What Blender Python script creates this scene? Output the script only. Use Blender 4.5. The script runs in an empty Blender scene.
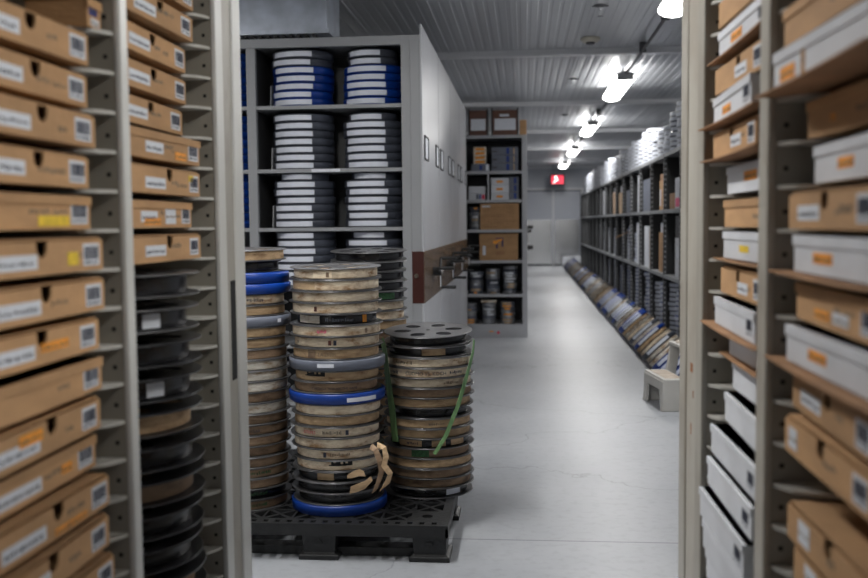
import bpy, math, random
from math import pi, sin, cos, sqrt, radians
from mathutils import Vector, Matrix
R = random.Random(7)
S = bpy.context.scene
COL = S.collection
HC = 1.26                                   # eye height of the photographer (metres)

# ------------------------------------------------------------------ materials
MATS = {}
def nm(name):
    m = bpy.data.materials.new(name); m.use_nodes = True
    MATS[name] = m
    nt = m.node_tree
    return m, nt, nt.nodes['Principled BSDF']
def mat(name, col, rough=.5, metal=0., var=.12, scale=8., bump=0., bscale=60., spec=None, stretch=(1, 1, 1), obvar=0., coat=0.):
    """painted / moulded surface: a base colour with procedural mottling, optional bump"""
    m, nt, b = nm(name)
    N, L = nt.nodes, nt.links
    tc = N.new('ShaderNodeTexCoord'); mp = N.new('ShaderNodeMapping'); mp.inputs['Scale'].default_value = stretch
    L.new(tc.outputs['Object'], mp.inputs[0])
    nz = N.new('ShaderNodeTexNoise'); nz.inputs['Scale'].default_value = scale; nz.inputs['Detail'].default_value = 5
    L.new(mp.outputs[0], nz.inputs['Vector'])
    rp = N.new('ShaderNodeValToRGB')
    rp.color_ramp.elements[0].position = .3; rp.color_ramp.elements[1].position = .7
    rp.color_ramp.elements[0].color = [c*(1-var) for c in col] + [1]
    rp.color_ramp.elements[1].color = [min(1, c*(1+var)) for c in col] + [1]
    L.new(nz.outputs[0], rp.inputs[0])
    out = rp.outputs[0]
    if obvar:
        oi = N.new('ShaderNodeObjectInfo'); mr = N.new('ShaderNodeMapRange')
        mr.inputs['To Min'].default_value = 1-obvar; mr.inputs['To Max'].default_value = 1+obvar
        L.new(oi.outputs['Random'], mr.inputs[0])
        hs = N.new('ShaderNodeHueSaturation'); L.new(mr.outputs[0], hs.inputs['Value']); L.new(out, hs.inputs['Color'])
        out = hs.outputs[0]
    L.new(out, b.inputs['Base Color'])
    b.inputs['Roughness'].default_value = rough; b.inputs['Metallic'].default_value = metal
    if spec is not None: b.inputs['Specular IOR Level'].default_value = spec
    if coat: b.inputs['Coat Weight'].default_value = coat; b.inputs['Coat Roughness'].default_value = .15
    if bump:
        n2 = N.new('ShaderNodeTexNoise'); n2.inputs['Scale'].default_value = bscale
        L.new(mp.outputs[0], n2.inputs['Vector'])
        bp = N.new('ShaderNodeBump'); bp.inputs['Strength'].default_value = bump; bp.inputs['Distance'].default_value = .01
        L.new(n2.outputs[0], bp.inputs['Height']); L.new(bp.outputs[0], b.inputs['Normal'])
    return m
def stained(name, col, stain, amount=.5, rough=.7, scale=14., stretch=(1, 1, 2.5)):
    """paper or paint with brown age stains that have their own blotchy shape"""
    m, nt, b = nm(name); N, L = nt.nodes, nt.links
    tc = N.new('ShaderNodeTexCoord'); mp = N.new('ShaderNodeMapping'); mp.inputs['Scale'].default_value = stretch
    oi = N.new('ShaderNodeObjectInfo'); ad = N.new('ShaderNodeVectorMath'); ad.operation = 'ADD'
    ml = N.new('ShaderNodeMath'); ml.operation = 'MULTIPLY'; ml.inputs[1].default_value = 37.
    L.new(oi.outputs['Random'], ml.inputs[0]); L.new(tc.outputs['Object'], ad.inputs[0]); L.new(ml.outputs[0], ad.inputs[1])
    L.new(ad.outputs[0], mp.inputs[0])
    n1 = N.new('ShaderNodeTexNoise'); n1.inputs['Scale'].default_value = scale; n1.inputs['Detail'].default_value = 8; n1.inputs['Roughness'].default_value = .65
    L.new(mp.outputs[0], n1.inputs['Vector'])
    rp = N.new('ShaderNodeValToRGB'); e = rp.color_ramp.elements
    e[0].position = .5-.28*amount; e[0].color = list(stain)+[1]
    e[1].position = .5+.10; e[1].color = list(col)+[1]
    x = rp.color_ramp.elements.new(.5-.05*amount); x.color = [(.35*a+.65*c) for a, c in zip(stain, col)]+[1]
    L.new(n1.outputs[0], rp.inputs[0])
    hs = N.new('ShaderNodeHueSaturation'); mr = N.new('ShaderNodeMapRange')
    mr.inputs['To Min'].default_value = .8; mr.inputs['To Max'].default_value = 1.12
    L.new(oi.outputs['Random'], mr.inputs[0]); L.new(mr.outputs[0], hs.inputs['Value']); L.new(rp.outputs[0], hs.inputs['Color'])
    L.new(hs.outputs[0], b.inputs['Base Color']); b.inputs['Roughness'].default_value = rough
    return m
def glow(name, col, s):
    m, nt, b = nm(name)
    b.inputs['Base Color'].default_value = list(col)+[1]
    b.inputs['Emission Color'].default_value = list(col)+[1]; b.inputs['Emission Strength'].default_value = s
    return m

CARD = mat('cardboard', (.46, .27, .13), .8, var=.16, scale=6, bump=.15, obvar=.14, stretch=(1, 1, 3))
CARDD = mat('cardboard_dark', (.33, .18, .09), .85, var=.2, scale=9, obvar=.1)
WBOX = mat('white_board', (.62, .64, .68), .6, var=.08, scale=7, obvar=.08)
LAB = mat('label_paper', (.66, .69, .74), .6, var=.05, scale=30)
LABW = mat('label_white', (.62, .65, .72), .45, var=.04, scale=30)
INK = mat('ink', (.03, .035, .06), .6)
PENCIL = mat('marker_grey', (.20, .15, .10), .7, var=.3, scale=60)
YEL = mat('yellow_marker', (.78, .55, .04), .6, var=.15, scale=50)
ORG = mat('orange_sticker', (.85, .33, .03), .6, var=.15, scale=50)
RED = mat('red_print', (.72, .04, .09), .6)
PINK = mat('pink_print', (.80, .12, .25), .6)
CASEW = mat('pale_plastic_case', (.42, .44, .47), .5, var=.06)
BEIGE = stained('beige_steel_paint', (.43, .41, .36), (.36, .33, .28), .3, rough=.42, scale=5, stretch=(1, 1, .6))
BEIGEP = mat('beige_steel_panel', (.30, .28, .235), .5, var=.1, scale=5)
EDGE = mat('pale_enamel_edge', (.64, .64, .61), .35, var=.05, scale=6)
LEDGE = mat('pale_enamel_ledge', (.52, .51, .47), .4, var=.06, scale=12)
HOLE = mat('slot_shadow_black', (.01, .01, .01), .9)
RUST = stained('rust', (.35, .14, .05), (.16, .06, .02), .8, rough=.9, scale=60)
GREY = mat('grey_steel_paint', (.27, .278, .29), .4, var=.05, scale=3)
GREYL = mat('light_grey_panel', (.40, .41, .435), .33, var=.06, scale=2, stretch=(1, 1, .4))
BROWNB = mat('brown_band', (.11, .075, .05), .25, var=.15, scale=6)
DARKST = mat('dark_rack_and_shelf_shade', (.055, .057, .06), .45, var=.15, scale=5)
RACKSH = mat('rack_shelf_grey', (.22, .23, .24), .35, var=.1, scale=5)
BLACK = mat('black_plastic_and_rack_shade', (.011, .0115, .0125), .5, var=.3, scale=12, bump=.2, bscale=90)
BLACKG = mat('black_tape', (.012, .012, .014), .25, var=.2, scale=5)
FLANGE = mat('reel_flange', (.13, .13, .135), .32, metal=.55, var=.25, scale=10, obvar=.25)
FLANGD = mat('reel_flange_dark', (.035, .036, .04), .28, metal=.2, var=.25, scale=10, obvar=.2)
CREAM = stained('cream_leader_paper', (.93, .80, .61), (.36, .20, .09), .58)
WHITEP = stained('white_leader_paper', (.78, .74, .66), (.42, .30, .19), .4)
TAN = stained('tan_leader_paper', (.62, .44, .26), (.18, .09, .04), .85)
BROWN = stained('brown_leader_paper', (.34, .23, .145), (.09, .05, .03), .9)
BLUEP = mat('blue_plastic_case', (.001, .032, .22), .38, var=.12, scale=8, obvar=.12)
GREYP = mat('slate_plastic_case', (.055, .062, .082), .42, var=.12, scale=8, obvar=.15)
GREYC = mat('grey_plastic_case', (.125, .14, .18), .42, var=.15, scale=8)
CANM = mat('film_can_metal', (.30, .31, .33), .38, metal=.7, var=.25, scale=9, obvar=.3)
GREEN = mat('green_strap', (.17, .32, .13), .5, var=.3, scale=70, stretch=(1, 1, .2))
GRNM = mat('green_mark', (.035, .12, .045), .6, var=.4, scale=80)
STEEL = mat('stainless_steel', (.62, .63, .64), .22, metal=.9, var=.06, scale=1.5, stretch=(1, 1, .3))
GALV = mat('galvanised_steel', (.46, .50, .57), .38, metal=.65, var=.18, scale=9)
CHROME = mat('chrome', (.75, .75, .75), .12, metal=1., var=.02)
STOOL = mat('stone_grey_plastic', (.42, .41, .385), .5, var=.06, scale=8)
STOOLT = mat('stool_tread', (.36, .30, .24), .6, var=.2, scale=14)
WALL = mat('wall_panel', (.36, .38, .42), .45, var=.05, scale=1)
WTRIM = mat('trim_paint', (.55, .56, .58), .45, var=.05, scale=2)
DOORM = mat('door_paint', (.36, .38, .43), .35, var=.05, scale=1)
BEAMM = mat('beam_paint', (.85, .86, .88), .35, var=.06, scale=2)
HOUSE = mat('lamp_housing', (.45, .46, .47), .4)
CABLE = mat('dark_conduit', (.06, .06, .065), .5)
DUSTY = mat('ivory_plastic', (.62, .58, .48), .5, var=.05)
WINE = mat('dark_red_print', (.10, .03, .02), .6, var=.4, scale=20)
TUBE = glow('lamp_glow', (1, .985, .96), 14)
SIGN = glow('sign_red_glow', (.80, .03, .07), 1.1)
SIGNW = glow('sign_white_glow', (1, .95, .9), 2.0)

def floor_mat():
    m, nt, b = nm('floor_epoxy'); N, L = nt.nodes, nt.links
    tc = N.new('ShaderNodeTexCoord')
    n1 = N.new('ShaderNodeTexNoise'); n1.inputs['Scale'].default_value = 1.7; n1.inputs['Detail'].default_value = 9; n1.inputs['Roughness'].default_value = .6
    L.new(tc.outputs['Object'], n1.inputs['Vector'])
    rp = N.new('ShaderNodeValToRGB'); e = rp.color_ramp.elements
    e[0].position = .32; e[0].color = (.27, .285, .31, 1); e[1].position = .68; e[1].color = (.35, .365, .39, 1)
    L.new(n1.outputs[0], rp.inputs[0])
    vo = N.new('ShaderNodeTexVoronoi'); vo.feature = 'DISTANCE_TO_EDGE'; vo.inputs['Scale'].default_value = .55
    ns = N.new('ShaderNodeTexNoise'); ns.inputs['Scale'].default_value = 3.; ns.inputs['Detail'].default_value = 6
    L.new(tc.outputs['Object'], ns.inputs['Vector'])
    mx = N.new('ShaderNodeVectorMath'); mx.operation = 'MULTIPLY_ADD'
    L.new(ns.outputs['Color'], mx.inputs[0]); mx.inputs[1].default_value = (.7, .7, 0); L.new(tc.outputs['Object'], mx.inputs[2])
    L.new(mx.outputs[0], vo.inputs['Vector'])
    cr = N.new('ShaderNodeValToRGB'); cr.color_ramp.elements[0].position = 0; cr.color_ramp.elements[0].color = (.62, .62, .62, 1)
    cr.color_ramp.elements[1].position = .0045; cr.color_ramp.elements[1].color = (1, 1, 1, 1)
    L.new(vo.outputs['Distance'], cr.inputs[0])
    n3 = N.new('ShaderNodeTexNoise'); n3.inputs['Scale'].default_value = 24.; n3.inputs['Detail'].default_value = 4
    L.new(tc.outputs['Object'], n3.inputs['Vector'])
    r3 = N.new('ShaderNodeValToRGB'); r3.color_ramp.elements[0].position = .25; r3.color_ramp.elements[0].color = (.86, .86, .86, 1)
    r3.color_ramp.elements[1].position = .5; r3.color_ramp.elements[1].color = (1, 1, 1, 1)
    L.new(n3.outputs[0], r3.inputs[0])
    def mul(a, c):
        k = N.new('ShaderNodeMix'); k.data_type = 'RGBA'; k.blend_type = 'MULTIPLY'; k.inputs[0].default_value = 1
        L.new(a, k.inputs[6]); L.new(c, k.inputs[7]); return k.outputs[2]
    sp = N.new('ShaderNodeSeparateXYZ'); L.new(tc.outputs['Object'], sp.inputs[0])
    m1 = N.new('ShaderNodeMath'); m1.operation = 'SUBTRACT'; L.new(sp.outputs[1], m1.inputs[0]); m1.inputs[1].default_value = 3.83
    m2 = N.new('ShaderNodeMath'); m2.operation = 'PINGPONG'; L.new(m1.outputs[0], m2.inputs[0]); m2.inputs[1].default_value = 3.0
    m3 = N.new('ShaderNodeMath'); m3.operation = 'GREATER_THAN'; L.new(m2.outputs[0], m3.inputs[0]); m3.inputs[1].default_value = .005
    m4 = N.new('ShaderNodeMapRange'); L.new(m3.outputs[0], m4.inputs[0]); m4.inputs['To Min'].default_value = .5
    L.new(mul(mul(mul(rp.outputs[0], cr.outputs[0]), r3.outputs[0]), m4.outputs[0]), b.inputs['Base Color'])
    rr = N.new('ShaderNodeMapRange'); rr.inputs['To Min'].default_value = .30; rr.inputs['To Max'].default_value = .48
    L.new(n1.outputs[0], rr.inputs[0]); L.new(rr.outputs[0], b.inputs['Roughness'])
    return m
def ceil_mat():
    m, nt, b = nm('ceiling_profiled_steel'); N, L = nt.nodes, nt.links
    tc = N.new('ShaderNodeTexCoord'); mp = N.new('ShaderNodeMapping'); mp.inputs['Scale'].default_value = (9, .25, 1)
    L.new(tc.outputs['Object'], mp.inputs[0])
    n1 = N.new('ShaderNodeTexNoise'); n1.inputs['Scale'].default_value = 1.6; n1.inputs['Detail'].default_value = 4
    L.new(mp.outputs[0], n1.inputs['Vector'])
    rp = N.new('ShaderNodeValToRGB'); e = rp.color_ramp.elements
    e[0].position = .35; e[0].color = (.52, .535, .56, 1); e[1].position = .7; e[1].color = (.62, .635, .66, 1)
    L.new(n1.outputs[0], rp.inputs[0]); L.new(rp.outputs[0], b.inputs['Base Color'])
    b.inputs['Roughness'].default_value = .36; b.inputs['Metallic'].default_value = .15
    return m
FLOOR = floor_mat(); CEIL = ceil_mat()

# ------------------------------------------------------------------ mesh helpers
class MB:
    def __init__(s): s.v = []; s.f = []; s.m = []; s.sm = []
    def add(s, vs, fs, mi=0, smooth=False):
        o = len(s.v); s.v += [tuple(v) for v in vs]
        for f in fs: s.f.append([i+o for i in f]); s.m.append(mi); s.sm.append(smooth)
        return s
    def box(s, x0, x1, y0, y1, z0, z1, mi=0):
        v = [(x, y, z) for x in (x0, x1) for y in (y0, y1) for z in (z0, z1)]
        return s.add(v, [(0, 1, 3, 2), (4, 6, 7, 5), (0, 4, 5, 1), (2, 3, 7, 6), (0, 2, 6, 4), (1, 5, 7, 3)], mi)
    def prism(s, pts, axis, a0, a1, mi=0):
        """pts: 2-D outline; extruded along axis from a0 to a1"""
        def P(p, a):
            if axis == 'z': return (p[0], p[1], a)
            if axis == 'y': return (p[0], a, p[1])
            return (a, p[0], p[1])
        n = len(pts); v = [P(p, a0) for p in pts]+[P(p, a1) for p in pts]
        return s.add(v, [list(range(n)), list(range(2*n-1, n-1, -1))]+[(i, i+n, (i+1) % n+n, (i+1) % n) for i in range(n)], mi)
    def lathe(s, prof, n=48, mi=0, c=(0, 0, 0), caps=True, smooth=True):
        v = []; f = []; k = len(prof)
        for i in range(n):
            a = 2*pi*i/n
            for (r, z) in prof: v.append((c[0]+r*cos(a), c[1]+r*sin(a), c[2]+z))
        for i in range(n):
            j = (i+1) % n
            for q in range(k-1): f.append((i*k+q, j*k+q, j*k+q+1, i*k+q+1))
        s.add(v, f, mi, smooth)
        if caps:
            s.add([v[i*k] for i in range(n)], [list(range(n))[::-1]], mi)
            s.add([v[i*k+k-1] for i in range(n)], [list(range(n))], mi)
        return s
    def arc(s, r, z0, z1, a0, a1, th=.0008, n=14, mi=0, c=(0, 0)):
        """thin curved strip wrapped on a cylinder"""
        v = []; f = []
        for i in range(n+1):
            a = a0+(a1-a0)*i/n
            for rr in (r, r+th):
                for z in (z0, z1): v.append((c[0]+rr*cos(a), c[1]+rr*sin(a), z))
        for i in range(n):
            b = i*4; d = b+4
            f += [(b+2, d+2, d+3, b+3), (b, b+1, d+1, d), (b+1, b+3, d+3, d+1), (b, d, d+2, b+2)]
        f += [(0, 2, 3, 1), (n*4, n*4+1, n*4+3, n*4+2)]
        return s.add(v, f, mi, False)
    def tube(s, p0, p1, r, n=12, mi=0, r1=None):
        p0 = Vector(p0); p1 = Vector(p1); d = (p1-p0).normalized()
        u = d.orthogonal().normalized(); w = d.cross(u); r1 = r if r1 is None else r1
        v = [p0+(u*cos(2*pi*i/n)+w*sin(2*pi*i/n))*r for i in range(n)]+[p1+(u*cos(2*pi*i/n)+w*sin(2*pi*i/n))*r1 for i in range(n)]
        s.add(v, [(i, (i+1) % n, (i+1) % n+n, i+n) for i in range(n)], mi, True)
        return s.add(v, [list(range(n))[::-1], list(range(n, 2*n))], mi)
    def ribbon(s, pts, wv, th=.0015, mi=0):
        """flat strip following pts; wv = width vector(s)"""
        pts = [Vector(p) for p in pts]; n = len(pts)
        wv = wv if isinstance(wv, list) else [wv]*n
        v = []
        for i, p in enumerate(pts):
            t = (pts[min(i+1, n-1)]-pts[max(i-1, 0)]).normalized(); w = Vector(wv[i]); nn = t.cross(w).normalized()*th/2
            for q in (p-w/2-nn, p+w/2-nn, p+w/2+nn, p-w/2+nn): v.append(q)
        f = [(0, 1, 2, 3), ((n-1)*4+3, (n-1)*4+2, (n-1)*4+1, (n-1)*4)]
        for i in range(n-1):
            b = i*4
            for k in range(4): f.append((b+k, b+4+k, b+4+(k+1) % 4, b+(k+1) % 4))
        return s.add(v, f, mi)
    def xf(s, M): s.v = [tuple(M @ Vector(v)) for v in s.v]; return s
    def build(s, name, mats, parent=None, world=False, bevel=0):
        me = bpy.data.meshes.new(name)
        vs = s.v
        if world and parent is not None:
            l = parent.location; vs = [(v[0]-l[0], v[1]-l[1], v[2]-l[2]) for v in vs]
        me.from_pydata(vs, [], s.f)
        for m in (mats if isinstance(mats, (list, tuple)) else [mats]): me.materials.append(m)
        me.polygons.foreach_set('material_index', s.m); me.polygons.foreach_set('use_smooth', s.sm)
        import bmesh
        bm = bmesh.new(); bm.from_mesh(me); bmesh.ops.recalc_face_normals(bm, faces=bm.faces); bm.to_mesh(me); bm.free()
        me.update()
        o = bpy.data.objects.new(name, me); COL.objects.link(o)
        if parent: o.parent = parent
        if bevel:
            b = o.modifiers.new('edge', 'BEVEL'); b.width = bevel; b.segments = 2; b.limit_method = 'ANGLE'
        return o
def plate_mesh(outer, holes, th):
    """flat plate with real holes: filled curve turned into mesh data (verts, faces)"""
    cu = bpy.data.curves.new('tmp', 'CURVE'); cu.dimensions = '2D'; cu.fill_mode = 'BOTH'; cu.extrude = th/2
    for lp in [outer]+holes:
        sp = cu.splines.new('POLY'); sp.points.add(len(lp)-1); sp.use_cyclic_u = True
        for p, q in zip(sp.points, lp): p.co = (q[0], q[1], 0, 1)
    o = bpy.data.objects.new('tmp', cu); COL.objects.link(o)
    me = bpy.data.meshes.new_from_object(o.evaluated_get(bpy.context.evaluated_depsgraph_get()))
    r = ([tuple(v.co) for v in me.vertices], [tuple(p.vertices) for p in me.polygons])
    bpy.data.objects.remove(o); bpy.data.curves.remove(cu); bpy.data.meshes.remove(me)
    return r
def circ(cx, cy, r, n=20, sx=1, sy=1, rot=0): return [(cx+r*sx*cos(2*pi*i/n)*cos(rot)-r*sy*sin(2*pi*i/n)*sin(rot), cy+r*sx*cos(2*pi*i/n)*sin(rot)+r*sy*sin(2*pi*i/n)*cos(rot)) for i in range(n)]
def text_mesh(txt, size):
    cu = bpy.data.curves.new('tmp', 'FONT'); cu.body = txt; cu.size = size; cu.align_x = 'CENTER'; cu.resolution_u = 2
    o = bpy.data.objects.new('tmp', cu); COL.objects.link(o); bpy.context.view_layer.update()
    me = bpy.data.meshes.new_from_object(o.evaluated_get(bpy.context.evaluated_depsgraph_get()))
    r = ([tuple(v.co) for v in me.vertices], [tuple(p.vertices) for p in me.polygons])
    bpy.data.objects.remove(o); bpy.data.curves.remove(cu); bpy.data.meshes.remove(me)
    return r
def tag(o, label, cat, group=None, kind=None):
    o['label'] = label; o['category'] = cat
    if group: o['group'] = group
    if kind: o['kind'] = kind
    return o
def thing(name, label, cat, loc=(0, 0, 0), rz=0, group=None):
    o = bpy.data.objects.new(name, None); COL.objects.link(o); o.empty_display_size = .05
    o.location = loc; o.rotation_euler = (0, 0, rz)
    return tag(o, label, cat, group)
def struct(name, mb, m, bevel=0):
    o = mb.build(name, m, bevel=bevel); o['kind'] = 'structure'; return o
def dup(src, loc, rot=(0, 0, 0), label=None, group=None, mats=None):
    r = src.copy(); COL.objects.link(r); r.location = loc; r.rotation_euler = rot
    if label: r['label'] = label
    if group: r['group'] = group
    elif 'group' in r and group is False: del r['group']
    for ch in list(src.children):
        c = ch.copy(); COL.objects.link(c); c.parent = r
        if mats and ch.name.split('.')[0] in mats:
            c.material_slots[0].link = 'OBJECT'; c.material_slots[0].material = mats[ch.name.split('.')[0]]
        for g in list(ch.children):
            d = g.copy(); COL.objects.link(d); d.parent = c
    return r
ORD = ['topmost', 'second', 'third', 'fourth', 'fifth', 'sixth', 'seventh', 'eighth', 'ninth', 'tenth', 'eleventh', 'twelfth', 'thirteenth',
       'fourteenth', 'fifteenth', 'sixteenth', 'seventeenth', 'eighteenth', 'nineteenth', 'twentieth', 'twenty-first', 'twenty-second', 'twenty-third', 'twenty-fourth', 'twenty-fifth']
def nth(i, what='from the top'): return 'topmost' if i == 0 else ORD[i]+' '+what

# ------------------------------------------------------------------ room shell
X0, X1, Y0, Y1, ZC = -5.2, 2.6, -2.2, 28.3, 2.85
struct('floor', MB().box(X0-.15, X1+.15, Y0-.15, Y1+.15, -.1, 0), FLOOR)
struct('wall_left', MB().box(X0-.15, X0, Y0, Y1, 0, ZC), WALL)
struct('wall_right', MB().box(X1, X1+.15, Y0, Y1, 0, ZC), WALL)
struct('wall_back', MB().box(X0, X1, Y0-.15, Y0, 0, ZC), WALL)
# far wall, with its opening for the double door
DX0, DX1, DZ = .06, 1.62, 2.16
w = MB().box(X0, DX0, Y1, Y1+.15, 0, ZC).box(DX1, X1, Y1, Y1+.15, 0, ZC).box(DX0, DX1, Y1, Y1+.15, DZ, ZC)
struct('wall_front', w, WALL)
d = MB().box(DX0, DX0+.75, Y1+.02, Y1+.07, .04, DZ-.03)
dr = struct('door_1', d, DOORM)
k = MB().box(DX0+.02, DX0+.72, Y1+.01, Y1+.02, .05, 1.32).build('kick_plate', STEEL, dr); k['label'] = 'bright stainless lower plate'
MB().box(DX0+.66, DX0+.69, Y1-.05, Y1-.03, .95, 1.2).box(DX0+.66, DX0+.69, Y1-.03, Y1+.02, .96, .99).box(DX0+.66, DX0+.69, Y1-.03, Y1+.02, 1.16, 1.19).build('door_handle', CHROME, dr)
d2 = MB().box(DX0+.80, DX1-.02, Y1+.02, Y1+.07, .04, DZ-.03)
dr2 = struct('door_2', d2, DOORM)
k = MB().box(DX0+.82, DX1-.04, Y1+.01, Y1+.02, .05, 1.32).build('kick_plate', STEEL, dr2)
struct('trim_1', MB().box(DX0-.08, DX0, Y1-.02, Y1, 0, DZ+.06).box(DX1, DX1+.08, Y1-.02, Y1, 0, DZ+.06).box(DX0, DX1, Y1-.02, Y1, DZ, DZ+.06).box(DX0+.75, DX0+.80, Y1, Y1+.03, .0, DZ), WTRIM)
struct('trim_2', MB().box(X0, X1, Y1-.03, Y1, ZC-.08, ZC), WTRIM)
# ceiling: profiled steel sheets, ribs run down the room
prof = []
x = X0-.1
c = MB(); pts = []
while x < X1+.1:
    pts += [(x, 0), (x+.048, 0), (x+.053, .004), (x+.075, .004)]
    x += .08
vs = [(p[0], yy, ZC+p[1]) for yy in (Y0-.1, Y1+.1) for p in pts]; n = len(pts)
c.add(vs, [(i, i+1, i+1+n, i+n) for i in range(n-1)])
c.box(X0-.1, X1+.1, Y0-.1, Y1+.1, ZC+.03, ZC+.1)
k = 0
x = X0+.3
while x < X1:      # standing seams between the sheets
    c.box(x, x+.012, Y0, Y1, ZC-.008, ZC+.004); x += .6
struct('ceiling', c, CEIL)
for i, y in enumerate((1.4, 5.35, 9.3, 13.2, 17.3, 21.3, 25.2)):
    b = MB().box(X0, X1, y-.05, y+.05, ZC-.055, ZC-.045).box(X0, X1, y-.012, y+.012, ZC-.045, ZC).box(X0, X1, y-.05, y+.05, ZC-.008, ZC)
    tag(b.build('ceiling_beam', BEAMM), '%s white steel beam crossing the ribbed ceiling, counted from the camera' % ('nearest' if i == 0 else ORD[i]), 'beam', None, 'structure')

# ------------------------------------------------------------------ lamps
def lamp(x, y, label, group=None):
    t = thing('ceiling_light', label, 'ceiling light', (x, y, 2.68), 0, group)
    h = MB().box(-.05, .05, -.80, .80, .075, .115)
    h.build('housing', HOUSE, t, bevel=.012)
    n = 12; pr = [(-.06, .09), (-.10, .06)]+[(.105*cos(pi+pi*i/n), .05+.055*sin(pi+pi*i/n)) for i in range(1, n)]+[(.10, .06), (.06, .09)]
    MB().prism(pr, 'y', -.79, .79).build('diffuser', TUBE, t)
    for yy in (-.55, .55): MB().tube((0, yy, .10), (0, yy, .17), .008).build('hanger', HOUSE, t)
    for yy in (-.80, .80): MB().box(-.085, .085, yy-.012, yy+.012, .02, .095).build('end_cap', HOUSE, t)
    return t
LY = (6.3, 11.1, 15.9, 20.9, 25.8)
names = ['nearest ceiling lamp at the top right, above the dark rack aisle', 'second glowing ceiling lamp from the camera, hung under bracket and cable', 'third glowing ceiling lamp along the corridor',
         'fourth glowing ceiling lamp along the corridor', 'farthest small ceiling lamp, just above the red exit sign']
for y, l in zip(LY, names): lamp(1.04, y, l)
def area(x, y, p, z=2.66, sx=.16, sy=1.5):
    L = bpy.data.lights.new('tube_light', 'AREA'); L.shape = 'RECTANGLE'; L.size = sx; L.size_y = sy; L.energy = p; L.color = (1, .975, .94)
    o = bpy.data.objects.new('tube_light', L); COL.objects.link(o); o.location = (x, y, z)
PW = 34
for y in LY: area(1.04, y, PW, 2.672, .2)
# further lamps of the same room, outside the picture: second row over the shelving block, and the one behind the camera
for (x, y, p, lab) in ((1.04, 1.4, 30, 'ceiling lamp above the right foreground rack'), (-.9, 3.1, 44, 'ceiling lamp above the pallet of reels'), (-2.9, 3.6, 30, 'ceiling lamp in front of the mobile shelving'), (-2.7, 10.8, 26, 'ceiling lamp over the mobile shelving')):
    lamp(x, y, lab); area(x, y, p, 2.672)
# conduit between the lamps
t = thing('conduit', 'dark cable conduit running along the ceiling between the lamps', 'conduit', (1.0, 8, ZC))
c = MB()
for a, b in ((-2, 5.0), (6.8, 10.0), (11.7, 14.8), (16.6, 19.7), (21.5, 24.6)): pass
MB().tube((1.06, -2, ZC-.075), (1.06, 28.2, ZC-.075), .013).build('pipe', CABLE, t, world=True)
for y in (3.4, 7.6, 9.0, 12.6, 14.2, 18, 22.8):
    MB().box(1.03, 1.09, y-.012, y+.012, ZC-.09, ZC).build('clip', CABLE, t, world=True)
for y in LY[:2]:
    MB().tube((1.06, y-1.3, ZC-.075), (1.04, y-.78, 2.78), .011).build('cable_drop', CABLE, t, world=True)
# detector and sprinklers
t = thing('smoke_detector', 'round ivory smoke detector on the ribbed ceiling', 'smoke detector', (.58, 8.73, ZC))
MB().lathe([(.0, -.001), (.085, -.001), (.085, -.02), (.06, -.038), (.0, -.04)][::-1], 32, caps=False).build('base', DUSTY, t)
MB().lathe([(.035, -.055), (.04, -.038), (.02, -.036)], 24).build('sensor', CABLE, t)
for i, (x, y) in enumerate(((.565, 7.43), (.555, 11.15), (.61, 14.85))):
    t = thing('sprinkler', ['nearest pendent sprinkler head in front of the smoke detector', 'sprinkler head on the ceiling just before the second lamp', 'farthest small sprinkler head on the ceiling'][i], 'sprinkler', (x, y, ZC))
    MB().lathe([(.045, 0), (.045, -.008), (.02, -.016)][::-1], 24).box(-.06, .06, -.008, .008, -.012, -.004).build('rosette', CABLE, t)
    MB().tube((0, 0, 0), (0, 0, -.035), .011).build('stem', CHROME, t)
    f = MB().ribbon([(-.011, 0, -.03), (-.024, 0, -.05), (-.016, 0, -.072), (0, 0, -.078), (.016, 0, -.072), (.024, 0, -.05), (.011, 0, -.03)], (0, .006, 0), .004)
    f.lathe([(.022, -.082), (.022, -.079)], 20).build('frame', CHROME, t)

# exit sign hung in front of the far wall
t = thing('exit_sign', 'red and white illuminated exit sign in a dark frame above the far door', 'exit sign', (.93, 27.6, 2.28))
MB().box(-.20, .20, -.045, .045, -.01, .30).build('frame', BLACK, t, bevel=.01)
MB().box(-.165, .165, -.055, -.045, .03, .26).build('panel', SIGN, t)
pw = MB()
n = circ(-.045, .215, .034, 16); pw.prism(n, 'y', -.060, -.0555)
pw.prism([(-.075, .185), (-.015, .185), (.03, .12), (.0, .11), (-.045, .15)], 'y', -.060, -.0555)
pw.prism([(-.12, .045), (-.085, .045), (-.03, .12), (-.06, .15)], 'y', -.060, -.0555)
pw.build('running_figure', SIGNW, t)
for sx in (-.12, .12): MB().tube((sx, 0, .30), (sx, 0, ZC-2.28), .006).build('hanger', CABLE, t)

# ------------------------------------------------------------------ air duct box over the mobile shelving
t = thing('air_duct', 'galvanised metal air unit hanging from the ceiling above the grey shelving', 'duct', (-2.2, 6.45, 2.5))
MB().box(-3.3, -1.25, 6.27, 6.72, 2.50, 2.84).build('casing', GALV, t, world=True, bevel=.006)
MB().box(-3.32, -1.232, 6.25, 6.74, 2.475, 2.502).build('flange', GALV, t, world=True)
f = MB()
for i in range(40):
    xx = -3.25+i*.05
    if xx < -1.3: f.box(xx, xx+.02, 6.28, 6.70, 2.462, 2.476)
f.build('grille', CABLE, t, world=True)
for yy in (6.3, 6.69):
    MB().tube((-1.9, yy, 2.84), (-1.9, yy, ZC), .006).build('hanger', CHROME, t, world=True)

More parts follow.
